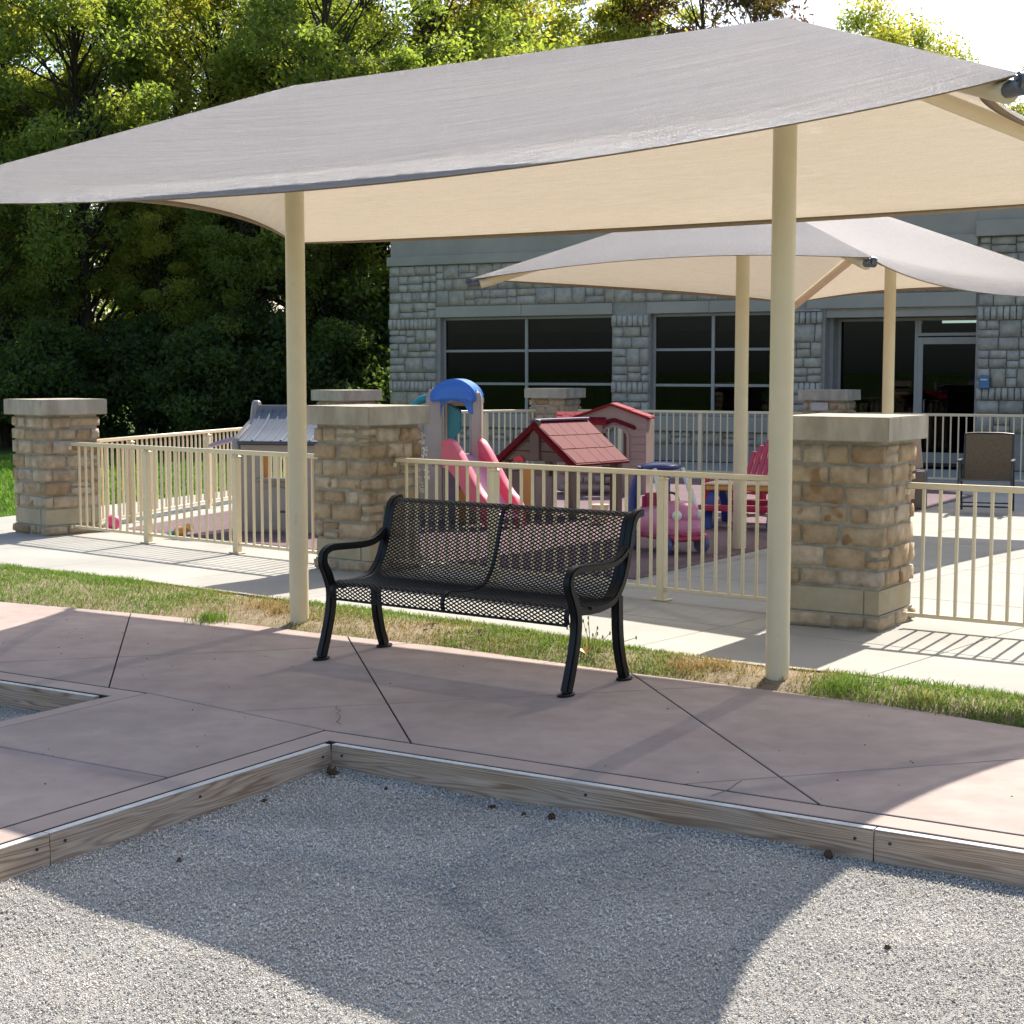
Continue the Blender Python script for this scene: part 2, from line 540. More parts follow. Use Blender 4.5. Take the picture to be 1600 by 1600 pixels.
def thing(name, label, cat, loc=(0, 0, 0), rz=0.0, group=None):
    o = bpy.data.objects.new(name, None)
    o.empty_display_size = 0.2
    col.objects.link(o)
    o.location = loc
    o.rotation_euler = (0, 0, rz)
    return tag(o, label, cat, group)


def struct(o, kind='structure'):
    o['kind'] = kind
    return o


def copy_tree(o, parent=None):
    c = o.copy()
    col.objects.link(c)
    c.parent = parent
    for ch in list(o.children):
        if ch.name != c.name:
            copy_tree(ch, c)
    return c


def rough_block(sx, sy, sz, r, jit, nx=3, ny=2, nz=2, rng=random):
    """rounded, uneven block centred on the origin"""
    h = (sx / 2, sy / 2, sz / 2)
    r = min(r, min(h) * 0.8)
    idx = {}
    vs = []
    fs = []

    def V(i, j, k):
        key = (i, j, k)
        if key not in idx:
            p = [(-1 + 2 * i / nx) * h[0], (-1 + 2 * j / ny) * h[1], (-1 + 2 * k / nz) * h[2]]
            q = [max(-(h[a] - r), min(h[a] - r, p[a])) for a in range(3)]
            d = Vector([p[a] - q[a] for a in range(3)])
            if d.length > 1e-9:
                d = d.normalized() * r
            w = [q[a] + d[a] + rng.uniform(-jit, jit) for a in range(3)]
            idx[key] = len(vs)
            vs.append(tuple(w))
        return idx[key]
    for i in range(nx):
        for j in range(ny):
            fs.append((V(i, j, 0), V(i, j + 1, 0), V(i + 1, j + 1, 0), V(i + 1, j, 0)))
            fs.append((V(i, j, nz), V(i + 1, j, nz), V(i + 1, j + 1, nz), V(i, j + 1, nz)))
    for i in range(nx):
        for k in range(nz):
            fs.append((V(i, 0, k), V(i + 1, 0, k), V(i + 1, 0, k + 1), V(i, 0, k + 1)))
            fs.append((V(i, ny, k), V(i, ny, k + 1), V(i + 1, ny, k + 1), V(i + 1, ny, k)))
    for j in range(ny):
        for k in range(nz):
            fs.append((V(0, j, k), V(0, j, k + 1), V(0, j + 1, k + 1), V(0, j + 1, k)))
            fs.append((V(nx, j, k), V(nx, j + 1, k), V(nx, j + 1, k + 1), V(nx, j, k + 1)))
    return MB().add(vs, fs)


def np_mesh(name, verts, faces, cols=None, smooth=False):
    """verts (n,3) float array; faces (m,k) int array; cols per-vertex (n,3)"""
    me = bpy.data.meshes.new(name)
    nv, nf, k = len(verts), len(faces), faces.shape[1]
    me.vertices.add(nv)
    me.vertices.foreach_set('co', np.ascontiguousarray(verts, dtype=np.float32).ravel())
    me.loops.add(nf * k)
    me.loops.foreach_set('vertex_index', np.ascontiguousarray(faces, dtype=np.int32).ravel())
    me.polygons.add(nf)
    me.polygons.foreach_set('loop_start', np.arange(0, nf * k, k, dtype=np.int32))
    if cols is not None:
        at = me.attributes.new('col', 'FLOAT_COLOR', 'POINT')
        c4 = np.ones((nv, 4), dtype=np.float32)
        c4[:, :3] = cols
        at.data.foreach_set('color', c4.ravel())
    me.update(calc_edges=True)
    me.validate()
    return me


def dirv(deg):
    return np.array([math.cos(R(deg)), math.sin(R(deg))])


# ------------------------------------------------------------------ the setting: ground
E1 = dirv(-32)                       # the two gravel courts share this frame: u along E1, w along E2 (towards the viewer)
E2 = np.array([E1[1], -E1[0]])


def UW(u, w):
    p = E1 * u + E2 * w
    return (float(p[0]), float(p[1]))


PIT1 = (-4.40, 3.2, -5.52, 1.0)      # u0,u1,w0,w1 inside the boards
PIT2 = (-11.5, -6.08, -5.70, 1.0)
BW = 0.04                            # board thickness
GZ = -0.115                          # gravel level

def flat(name, poly, z, mat, parent=None):
    return MB().add([(p[0], p[1], z) for p in poly], [tuple(range(len(poly)))]).build(name, mat, parent)


# ground sheet to the horizon with openings at the two gravel courts
us = [-900, PIT2[0] - 0.1, PIT2[1] + 0.1, PIT1[0] - 0.1, PIT1[1] + 0.1, 900]
ws = [-900, PIT1[2] - 0.25, PIT1[3] + 0.1, 900]
gm = MB()
for i in range(5):
    for j in range(3):
        if j == 1 and i in (1, 3):
            continue
        q = [UW(us[i], ws[j]), UW(us[i + 1], ws[j]), UW(us[i + 1], ws[j + 1]), UW(us[i], ws[j + 1])]
        gm.add([(p[0], p[1], -0.06) for p in q], [(3, 2, 1, 0)])
struct(gm.build('ground', 'lawn'))

G = [(-6.9, 14.0), (-5.2, 12.55), (-3.683, 11.407), (-2.638, 10.889), (-1.913, 10.50), (-1.213, 10.02), (-0.385, 9.512), (0.7, 8.66), (1.341, 8.22), (1.905, 7.80), (2.385, 7.335), (3.6, 6.2), (6.0, 3.9)]
S = [(-9.5, 17.3), (-7.2, 15.65), (-4.386, 13.612), (-2.9, 12.55), (-1.75, 11.60), (-0.80, 10.90), (0.02, 10.15), (0.80, 9.38), (1.30, 8.97), (1.80, 8.70), (2.604, 8.022), (4.2, 6.8), (7.0, 4.6)]


def resample(pl, n):
    pl = np.array(pl, dtype=float)
    d = np.r_[0, np.cumsum(np.linalg.norm(np.diff(pl, axis=0), axis=1))]
    t = np.linspace(0, d[-1], n)
    return np.c_[np.interp(t, d, pl[:, 0]), np.interp(t, d, pl[:, 1])]


def slabs(parent, poly, cuts, name, mat, z, gap=0.0038, thick=0.05):
    """cut a flat polygon along straight joints and raise every piece as a slab of its own"""
    bm = bmesh.new()
    bm.faces.new([bm.verts.new((p[0], p[1], 0)) for p in poly])
    for (p, q) in cuts:
        d = np.array(q) - np.array(p)
        n = (-d[1], d[0], 0)
        bmesh.ops.bisect_plane(bm, geom=bm.verts[:] + bm.edges[:] + bm.faces[:], dist=1e-5, plane_co=(p[0], p[1], 0), plane_no=n)
    bm.faces.ensure_lookup_table()
    polys = [[(v.co.x, v.co.y) for v in f.verts] for f in bm.faces]
    bm.free()
    out = []
    for pl in polys:
        b2 = bmesh.new()
        f = b2.faces.new([b2.verts.new((p[0], p[1], 0)) for p in pl])
        f.normal_update()
        if f.normal.z < 0:
            f.normal_flip()
            f.normal_update()
        if f.calc_area() < 0.01:
            b2.free()
            continue
        r = bmesh.ops.inset_region(b2, faces=[f], thickness=gap, use_even_offset=True, use_boundary=True)
        bmesh.ops.delete(b2, geom=[x for x in b2.faces if x is not f], context='FACES')
        ext = bmesh.ops.extrude_face_region(b2, geom=[f])
        for v in [g for g in ext['geom'] if isinstance(g, bmesh.types.BMVert)]:
            v.co.z += thick
        bmesh.ops.recalc_face_normals(b2, faces=b2.faces)
        top = [e for e in b2.edges if all(v.co.z > thick * 0.9 for v in e.verts)]
        bmesh.ops.bevel(b2, geom=top, offset=0.003, segments=1, affect='EDGES', clamp_overlap=True)
        b2.normal_update()
        for fc in b2.faces:
            fc.material_index = 1 if fc.normal.z < 0.3 else 0     # dirt-filled joint faces
        me = bpy.data.meshes.new(name)
        b2.to_mesh(me)
        b2.free()
        me.materials.append(M[mat])
        me.materials.append(M['groove'])
        out.append(link(name, me, mat, parent, (0, 0, z - thick)))
    return out


# red concrete terrace: dark joint bed + slabs between the joints
gU0, gW0 = PIT1[0] - 0.20, PIT1[2] - 0.205      # groove round the big court
hU1, hW0 = PIT2[1] + 0.17, PIT2[2] - 0.21       # groove round the far court
Gpts = [p for p in G]
corner1 = UW(gU0, gW0)
corner2 = UW(hU1, hW0)
terr = thing('terrace', 'x', 'x')
for k in ('label', 'category'):
    del terr[k]
struct(terr)
back = [UW(PIT2[0], hW0)] + [corner2] + [corner1] + [UW(3.6, gW0)]
polyA = back + Gpts[::-1]
bed = flat('joint_bed', back + [(p[0], p[1]) for p in Gpts[::-1]], -0.022, 'groove', terr)
diag = [((-2.62, 10.89), (-2.12, 8.3)), ((-1.05, 10.0), (-0.46, 7.08)), ((0.65, 8.71), (1.19, 5.97)), ((2.4, 7.5), (2.95, 4.8)),
        ((-2.92, 9.01), (-1.15, 9.49)), ((-0.95, 7.79), (0.26, 8.10)), ((0.70, 6.32), (2.2, 6.74))]
slabs(terr, polyA, diag, 'slab', 'red_concrete', 0.0)
# walkway between the two courts
polyB = [corner2, corner1, UW(gU0, 1.0), UW(hU1, 1.0)]
flat('joint_bed', polyB, -0.022, 'groove', terr)
cj = [(UW(-8, w_), UW(0, w_)) for w_ in (-4.70, -3.3, -1.8, -0.4)]
slabs(terr, polyB, cj, 'slab', 'red_concrete', 0.0)
# raised border bands round both courts, set apart by a deep groove
def bands(poly):
    slabs(terr, poly, [], 'border_band', 'red_band', -0.001, gap=0.009)
cu, cw = PIT1[0] - BW - 0.004, PIT1[2] - BW - 0.004
bands([UW(gU0, gW0), UW(3.2, gW0), UW(3.2, cw), UW(cu, cw), UW(cu, 1.0), UW(gU0, 1.0)])
cu2, cw2 = PIT2[1] + BW + 0.012, PIT2[2] - BW - 0.012
bands([UW(PIT2[0], hW0), UW(hU1, hW0), UW(hU1, 1.0), UW(cu2, 1.0), UW(cu2, cw2), UW(PIT2[0], cw2)])
flat('joint_bed', [UW(gU0, gW0), UW(3.2, gW0), UW(3.2, PIT1[2]), UW(PIT1[0], PIT1[2]), UW(PIT1[0], 1.0), UW(gU0, 1.0)], -0.035, 'groove', terr)
flat('joint_bed', [UW(PIT2[0], hW0), UW(hU1, hW0), UW(hU1, 1.0), UW(PIT2[1], 1.0), UW(PIT2[1], PIT2[2]), UW(PIT2[0], PIT2[2])], -0.035, 'groove', terr)

# hairline cracks: thin dark filler proud of nothing, lying 1 mm over the slab like the sealed cracks they are
def crack(pts, wd=0.004):
    pts = [Vector((p[0], p[1], 0.0015)) for p in pts]
    vs = []
    for i, p in enumerate(pts):
        t = (pts[min(i + 1, len(pts) - 1)] - pts[max(i - 1, 0)]).normalized()
        nrm = Vector((-t.y, t.x, 0)) * wd * (0.4 if i in (0, len(pts) - 1) else random.uniform(0.3, 0.6))
        vs += [p + nrm, p - nrm]
    MB().add(vs, [(2 * i, 2 * i + 2, 2 * i + 3, 2 * i + 1) for i in range(len(pts) - 1)]).build('crack', 'groove', terr)


def wig(a, b, n, amp):
    a, b = np.array(a), np.array(b)
    d = b - a
    nn = np.array([-d[1], d[0]]) / np.linalg.norm(d)
    return [a + d * i / n + nn * random.uniform(-amp, amp) for i in range(n + 1)]


crack(wig((-0.86, 7.82), (-0.80, 7.40), 7, 0.025))
crack(wig((0.94, 6.36), (0.78, 6.13), 5, 0.012))

# grit and crumbs of leaf scattered over the terrace
gr_ = np.random.default_rng(41)
grit = MB()
for k in range(150):
    x_, y_ = gr_.uniform(-3.2, 2.6), gr_.uniform(5.4, 11)
    u_, w_ = x_ * E1[0] + y_ * E1[1], x_ * E2[0] + y_ * E2[1]
    gy = np.interp(x_, [p[0] for p in G], [p[1] for p in G])
    if y_ > gy - 0.08 or (u_ > gU0 and w_ > gW0) or (u_ < hU1 and w_ > hW0):
        continue
    r_ = float(gr_.uniform(0.0015, 0.004) * (1.8 if gr_.random() < 0.08 else 1))
    grit.ball((x_, y_, r_ * 0.4), r_, 5, 3, (gr_.uniform(0.7, 1.6), gr_.uniform(0.7, 1.4), 0.6))
o = struct(grit.build('grit', 'deadleaf'), 'stuff')
o['label'] = 'dark grit and leaf crumbs scattered on the red terrace'
o['category'] = 'grit'

# concrete walk in front of the fence and patio inside it
walk = thing('concrete_walk', 'x', 'x')
for k in ('label', 'category'):
    del walk[k]
struct(walk)
FD = dirv(-39.5)
FN = np.array([-FD[1], FD[0]])
polyW = S + [(14, 8.0), (15, 20.6), (10, 25.2), (-2.2, 32.0), (-3.3, 24.0), (-4.08, 21.64), (-5.03, 19.58), (-5.8, 18.04), (-10, 21.0)]
flat('joint_bed', polyW, -0.020, 'groove', walk)
wc = []
o0 = np.array([-1.3, 13.05])
for k in (-0.42, 1.6, 3.4, 5.2, 7.0, 9.0):
    wc.append((o0 + FN * k, o0 + FN * k + FD))
for k in range(-5, 9):
    o_ = np.array([0.1, 12.0]) + FD * (k * 1.52 + 0.55)
    wc.append((o_, o_ + FN))
slabs(walk, polyW, wc, 'slab', 'concrete', 0.0, gap=0.004)
flat('rubber_surface', [(-4.06, 16.7), (-2.1, 14.95), (0.98, 12.62), (2.4, 14.9), (4.8, 18.86), (6.12, 21.08), (5.7, 22.9), (0.9, 25.3), (-1.9, 23.0)], 0.006, 'rubber')
struct(bpy.data.objects['rubber_surface'])

# grass verge: soil ridge + blades
NS = 160
Gs, Ss = resample(G, NS), resample(S, NS)
vm = MB()
NV = 6
rngv = np.random.default_rng(3)
vv = []
for i in range(NS):
    for j in range(NV + 1):
        t = j / NV
        p = Gs[i] * (1 - t) + Ss[i] * t
        vv.append((p[0], p[1], -0.03 + 0.065 * math.sin(math.pi * t) ** 0.6 + float(rngv.uniform(-0.006, 0.006))))
vm.add(vv, [(i * (NV + 1) + j, (i + 1) * (NV + 1) + j, (i + 1) * (NV + 1) + j + 1, i * (NV + 1) + j + 1) for i in range(NS - 1) for j in range(NV)])
struct(vm.build('verge_soil', 'soil', smooth='all'))


def value_noise(x, y, seed=0):
    rs = np.random.default_rng(seed)
    tab = rs.random((64, 64))
    xi, yi = np.floor(x).astype(int), np.floor(y).astype(int)
    fx, fy = x - xi, y - yi
    fx, fy = fx * fx * (3 - 2 * fx), fy * fy * (3 - 2 * fy)
    g = lambda a, b: tab[a % 64, b % 64]
    return (g(xi, yi) * (1 - fx) + g(xi + 1, yi) * fx) * (1 - fy) + (g(xi, yi + 1) * (1 - fx) + g(xi + 1, yi + 1) * fx) * fy


POSTS1 = [(-1.43, 10.38), (1.411, 8.39)]


def blades(name, base, length, width, lean, cols, rs):
    n = len(base)
    a = rs.uniform(0, 2 * np.pi, n)
    side = np.c_[np.cos(a), np.sin(a), np.zeros(n)] * (width / 2)[:, None]
    b = rs.uniform(0, 2 * np.pi, n)
    ln = np.c_[np.cos(b), np.sin(b), np.zeros(n)] * (lean * length)[:, None]
    up = np.c_[np.zeros(n), np.zeros(n), length]
    v = np.empty((n, 5, 3))
    v[:, 0] = base - side
    v[:, 1] = base + side
    mid = base + up * 0.6 + ln * 0.35
    v[:, 2] = mid + side * 0.75
    v[:, 3] = mid - side * 0.75
    v[:, 4] = base + up * (1 - 0.3 * lean[:, None]) + ln
    k = np.arange(n)[:, None] * 5
    f = np.concatenate([k + np.array([[0, 1, 2]]), k + np.array([[0, 2, 3]]), k + np.array([[3, 2, 4]])])
    c = np.repeat(cols, 5, axis=0)
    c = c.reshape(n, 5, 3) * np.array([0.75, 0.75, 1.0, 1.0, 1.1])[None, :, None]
    return np_mesh(name, v.reshape(-1, 3), f, c.reshape(-1, 3))


rs = np.random.default_rng(11)
NB = 120000
ti = rs.uniform(0, NS - 1.001, NB)
i0 = ti.astype(int)
fr = (ti - i0)[:, None]
tv = rs.uniform(-0.015, 1.03, NB)
gp = Gs[i0] * (1 - fr) + Gs[i0 + 1] * fr
sp = Ss[i0] * (1 - fr) + Ss[i0 + 1] * fr
edge = (rs.normal(0, 0.02, NB))[:, None]
bp = gp * (1 - tv[:, None]) + sp * tv[:, None] + edge * 0.6
keep = (bp[:, 0] > -0.36 * bp[:, 1]) & (bp[:, 0] < 0.37 * bp[:, 1])
dry = value_noise(bp[:, 0] * 1.6 + 20, bp[:, 1] * 1.6, 4) * 0.75 + value_noise(bp[:, 0] * 5 + 9, bp[:, 1] * 5, 5) * 0.35
dp = np.min([np.hypot(bp[:, 0] - p[0], bp[:, 1] - p[1]) for p in POSTS1], axis=0)
dry = dry + np.clip((bp[:, 0] + 2.0) * 0.32, -0.65, 0.10) + 0.35 * np.exp(-(dp / 0.45) ** 2)
dry = np.where(bp[:, 0] > 1.75, dry - 0.12 - 0.25 * np.clip(bp[:, 0] - 1.75, 0, 1), dry)
bare = value_noise(bp[:, 0] * 3.1 + 3, bp[:, 1] * 3.1 + 7, 8)
keep &= ~((dry > 0.62) & (rs.random(NB) < np.clip((dry - 0.52) * 1.5, 0, 0.85)))
keep &= rs.random(NB) < 0.25 + 1.1 * bare
bp, dry, tvk = bp[keep], np.clip(dry[keep], 0, 1), tv[keep]
n = len(bp)
zb = -0.03 + 0.065 * np.sin(np.pi * np.clip(tvk, 0.001, 0.999)) ** 0.6
green = np.array([0.105, 0.20, 0.025])
green2 = np.array([0.17, 0.25, 0.05])
straw = np.array([0.36, 0.27, 0.13])
brown = np.array([0.24, 0.14, 0.065])
mixg = rs.random((n, 1))
cg = green * (1 - mixg) + green2 * mixg
ds = np.clip((dry - 0.47) * 1.9 + rs.normal(0, 0.22, n), 0, 1)[:, None]
cs = cg * (1 - ds) + (straw * (1 - mixg) + brown * mixg) * ds
ln = rs.uniform(0.014, 0.046, n) * (1.15 - 0.45 * np.clip(dry, 0, 1)) * (0.75 + 0.7 * value_noise(bp[:, 0] * 4, bp[:, 1] * 4, 2))
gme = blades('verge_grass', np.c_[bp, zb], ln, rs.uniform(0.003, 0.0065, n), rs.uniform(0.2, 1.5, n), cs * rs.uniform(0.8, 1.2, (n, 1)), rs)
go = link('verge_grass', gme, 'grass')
struct(go, 'stuff')
go['label'] = 'patchy green and straw coloured grass strip between terrace and walk'
go['category'] = 'grass'

# seed-head weeds behind the right end of the bench, tufts round the posts
def tuft(name, label, x, y, n, h, spread, c0, c1, cat, seed, heads=False):
    r_ = np.random.default_rng(seed)
    b = np.c_[x + r_.normal(0, spread, n), y + r_.normal(0, spread, n), np.full(n, 0.0)]
    m_ = r_.random((n, 1))
    me = blades(name, b, r_.uniform(0.4, 1.0, n) * h, r_.uniform(0.003, 0.006, n), r_.uniform(0.2, 1.0, n), np.array(c0) * (1 - m_) + np.array(c1) * m_, r_)
    root = thing(name, label, cat, (0, 0, 0), 0, 'weeds and tufts in the grass strip')
    struct(link('blades', me, 'grass', root), 'stuff')
    if heads:
        hm = MB()
        for k_ in range(16):
            hx, hy, hz_ = x + r_.normal(0, spread * 1.6), y + r_.normal(0, spread * 1.6), h * r_.uniform(0.7, 1.5)
            hm.ball((hx, hy, hz_), 0.009, 6, 4, (0.6, 0.6, 1.4))
            hm.tube([(x + r_.normal(0, 0.02), y + r_.normal(0, 0.02), 0.0), ((hx + x) / 2, (hy + y) / 2, hz_ * 0.6), (hx, hy, hz_)], 0.0016, 4)
        struct(hm.build('seed_heads', 'straw', root), 'stuff')


M['straw'] = pmat('straw', (0.33, 0.29, 0.13), (0.22, 0.22, 0.08), scale=40, rough=0.9)
tuft('weed', 'thin seed-head weed seen between the right bench legs', 0.46, 9.22, 60, 0.15, 0.07, green2, straw, 'weed', 1, True)
for q_, (tx, ty, hh_, c0, c1, lb) in enumerate([
        (1.72, 8.16, 0.13, green, green2, 'dark green grass tuft just right of the right canopy post'),
        (0.98, 8.72, 0.10, straw, brown, 'dry brown tuft left of the right canopy post'),
        (1.14, 8.72, 0.10, brown, straw, 'dry brown tuft touching the dirt by the right canopy post'),
        (-1.72, 10.95, 0.11, brown, straw, 'dry brown tuft left of the left canopy post'),
        (-1.55, 10.72, 0.12, straw, brown, 'brown dead tuft beside the left canopy post'),
        (-2.0, 10.50, 0.10, green, green2, 'green broad tuft at the terrace edge left of the left post'),
        (2.05, 7.86, 0.10, green2, straw, 'pale weedy tuft at the terrace edge far right')]):
    tuft('grass_tuft', lb, tx, ty, 260, hh_, 0.065, c0, c1, 'grass tuft', 20 + q_)

# sparser blades on the lawn behind the fence, left
NB = 26000
bx = rs.uniform(-10, -3.0, NB)
by = rs.uniform(17.5, 32, NB)
k = (bx > -0.35 * by) & (bx < np.interp(by, [17.5, 18.04, 19.58, 21.64, 24, 32], [-6.2, -5.9, -5.1, -4.15, -3.4, -2.4])) & ~((by - 18.04) + (bx + 5.8) * 0.72 < 0.05)
bx, by = bx[k], by[k]
n = len(bx)
cs = (green * 1.0)[None] * rs.uniform(0.8, 1.5, (n, 1)) + np.array([[0.02, 0.03, 0.0]]) * rs.random((n, 1))
lme = blades('lawn_grass', np.c_[bx, by, np.full(n, -0.06)], rs.uniform(0.06, 0.13, n), rs.uniform(0.012, 0.022, n), rs.uniform(0.2, 0.9, n), cs, rs)
lo = struct(link('lawn_grass', lme, 'grass'), 'stuff')
lo['label'] = 'mown green lawn between the side fence and the woods'
lo['category'] = 'grass'

# gravel courts: bed + loose stones
def gravel_bed(pit):
    q = [UW(pit[0] - 0.05, pit[2] - 0.05), UW(pit[1], pit[2] - 0.05), UW(pit[1], pit[3]), UW(pit[0] - 0.05, pit[3])]
    nn = 110
    q = np.array(q)
    vs = []
    for i in range(nn + 1):
        for j in range(nn + 1):
            a, b = i / nn, j / nn
            p = q[0] * (1 - a) * (1 - b) + q[1] * a * (1 - b) + q[2] * a * b + q[3] * (1 - a) * b
            vs.append((p[0], p[1], GZ - 0.004 + float(gz(p[0], p[1]))))
    o = MB().add(vs, [(i * (nn + 1) + j, i * (nn + 1) + j + 1, (i + 1) * (nn + 1) + j + 1, (i + 1) * (nn + 1) + j) for i in range(nn) for j in range(nn)]).build('gravel_bed', 'gravel_bed', smooth='all')
    struct(o)


def gz(x, y):
    x, y = np.asarray(x, float), np.asarray(y, float)
    return 0.026 * (value_noise(x * 1.3 + 30, y * 1.3 + 30, 21) - 0.5) + 0.016 * (value_noise(x * 5 + 30, y * 5 + 30, 22) - 0.5)


gravel_bed(PIT1)
gravel_bed(PIT2)


def stones(name, pit, dens, seed):
    rs = np.random.default_rng(seed)
    ys = (3.6, 9.2)
    area = (ys[1] - ys[0]) * 7.0
    n = int(area * dens)
    x = rs.uniform(-3.6, 3.4, n)
    y = rs.uniform(*ys, n)
    u = x * E1[0] + y * E1[1]
    w = x * E2[0] + y * E2[1]
    k = (u > pit[0]) & (u < pit[1]) & (w > pit[2]) & (w < pit[3]) & (np.abs(x) < 0.345 * y + 0.25)
    x, y = x[k], y[k]
    n = len(x)
    r = rs.uniform(0.0020, 0.0045, n) * np.where(rs.random(n) < 0.03, 1.7, 1.0)
    r *= 0.62 + 0.085 * y           # far stones stand for several
    oct_ = np.array([[1, 0, 0], [0, 1, 0], [-1, 0, 0], [0, -1, 0], [0.2, 0.1, 1], [0, 0, -0.6]], float)
    P = oct_[None] * rs.uniform(0.6, 1.25, (n, 6, 3))
    a = rs.uniform(0, 2 * np.pi, n)
    ca, sa = np.cos(a), np.sin(a)
    X = P[:, :, 0] * ca[:, None] - P[:, :, 1] * sa[:, None]
    Y = P[:, :, 0] * sa[:, None] + P[:, :, 1] * ca[:, None]
    tx = rs.normal(0, 0.45, n)[:, None]
    ty = rs.normal(0, 0.45, n)[:, None]
    Z = P[:, :, 2] * 0.75 + X * tx + Y * ty
    V = np.stack([X, Y, Z], 2) * r[:, None, None]
    zc = GZ + gz(x, y) + r * rs.uniform(0.0, 0.5, n)
    V += np.stack([x, y, zc], 1)[:, None, :]
    F = np.array([[0, 1, 4], [1, 2, 4], [2, 3, 4], [3, 0, 4], [1, 0, 5], [2, 1, 5], [3, 2, 5], [0, 3, 5]])
    f = (np.arange(n)[:, None, None] * 6 + F[None]).reshape(-1, 3)
    g = rs.normal(0.54, 0.10, n).clip(0.16, 0.88)
    warm = rs.normal(0, 0.02, n)
    patch = 0.86 + 0.3 * value_noise(x * 2.2 + 9, y * 2.2 + 9, 31)
    c = np.stack([g * 1.02 + warm, g * 0.95, g * 0.84 - warm], 1) * patch[:, None]
    me = np_mesh(name, V.reshape(-1, 3), f, np.repeat(c, 6, axis=0))
    o = struct(link(name, me, 'gravel'), 'stuff')
    return o


go = stones('gravel', PIT1, 17500, 5)
go['label'] = 'pale crushed stone gravel filling the court in the foreground'
go['category'] = 'gravel'
go = stones('gravel', PIT2, 5200, 6)
go['label'] = 'pale gravel in the second court at the left edge'
go['category'] = 'gravel'


# ------------------------------------------------------------------ timber edging boards
def board(u0, w0, u1, w1, label, thick_dir):
    a, b = np.array(UW(u0, w0)), np.array(UW(u1, w1))
    L = float(np.linalg.norm(b - a))
    m = (a + b) / 2
    ang = math.atan2(b[1] - a[1], b[0] - a[0])
    h = 0.145
    mb = rough_block(L, BW, h, 0.004, 0.0012, nx=10, ny=1, nz=2)
    root = thing('edging_board', label, 'timber', (m[0], m[1], -0.006 - h), ang, 'timber boards edging the gravel courts')
    mb.build('plank', 'wood', root, smooth=True, loc=(0, 0, h / 2))
    MB().box((0, 0, h + 0.0015), (L - 0.004, BW - 0.006, 0.003)).build('top_edge', 'bleached_lit', root)  # pale strip: bleaching and a painted bright line of sky light
    s = thick_dir
    for xx in (-L / 2 + 0.06, L * 0.02, L / 2 - 0.07):
        MB().disc((xx, s * (BW / 2 + 0.001), h * 0.72), 0.006, 0.004, 'y', 10).build('nail', 'dgrey', root)
    return root


g1 = 0.0015
board(PIT1[0], PIT1[2] - BW / 2, -1.9, PIT1[2] - BW / 2, 'weathered board along the back of the big gravel court, under the bench', -1)
board(-1.9 + g1, PIT1[2] - BW / 2, 2.6, PIT1[2] - BW / 2, 'weathered knotty board at the right edge of the big gravel court', -1)
board(PIT1[0] - BW / 2, PIT1[2] + 0.0, PIT1[0] - BW / 2, -3.90, 'grey weathered board along the left side of the big gravel court', 1)
board(PIT1[0] - BW / 2, -3.90 + g1, PIT1[0] - BW / 2, -1.2, 'swirl-grained board end at the left edge of the big gravel court', 1)
board(PIT2[0], PIT2[2] - BW / 2, PIT2[1], PIT2[2] - BW / 2, 'grey grained board along the back of the small court at the left edge', -1)

# debris lying on the gravel
def clod(px, py, r, label, cat='debris', nm='pine_cone'):
    mb = MB()
    rr = random.Random(int(px * 100))
    mb.ball((0, 0, r * 0.6), r, 9, 6, (1.25, 0.9, 0.75))
    mb.v = [(v[0] * rr.uniform(0.5, 1.4), v[1] * rr.uniform(0.5, 1.4), max(v[2] * rr.uniform(0.45, 1.3), -0.004)) for v in mb.v]
    o = mb.build(nm, 'deadleaf', None, smooth=False)
    o.location = (px, py, GZ + float(gz(px, py)))
    o.rotation_euler = (0, 0, rr.uniform(0, 6))
    tag(o, label, cat, 'brown clods on the gravel')


for (u, w, r, lb) in [(-4.32, -5.42, 0.030, 'clump of dead brown leaves in the back corner of the gravel court'),
                      (-3.47, -5.40, 0.013, 'left brown clod of three lying along the back board'),
                      (-3.30, -5.37, 0.010, 'middle brown clod of three lying along the back board'),
                      (-3.17, -5.37, 0.017, 'largest brown clod of three lying along the back board'),
                      (-2.05, -5.47, 0.022, 'dark clod touching the back board by the sunlit gravel'),
                      (-3.98, -5.36, 0.011, 'small dark pebble near the corner of the gravel court'),
                      (-4.30, -4.95, 0.011, 'small brown clod beside the left board'),
                      (-1.55, -4.65, 0.010, 'lone brown clod on the sunlit gravel at right'),
                      (-4.02, -4.16, 0.011, 'pale-topped clod on shaded gravel at left')]:
    p = UW(u, w)
    clod(p[0], p[1], r, lb)


# ------------------------------------------------------------------ stone pillars
PIL = 0.62


def stone_row(total, lo, hi, rr):
    out = []
    x = 0.0
    while x < total - 1e-6:
        l = rr.uniform(lo, hi)
        if total - (x + l) < lo * 0.8:
            l = total - x
        out.append((x, l))
        x += l
    return out


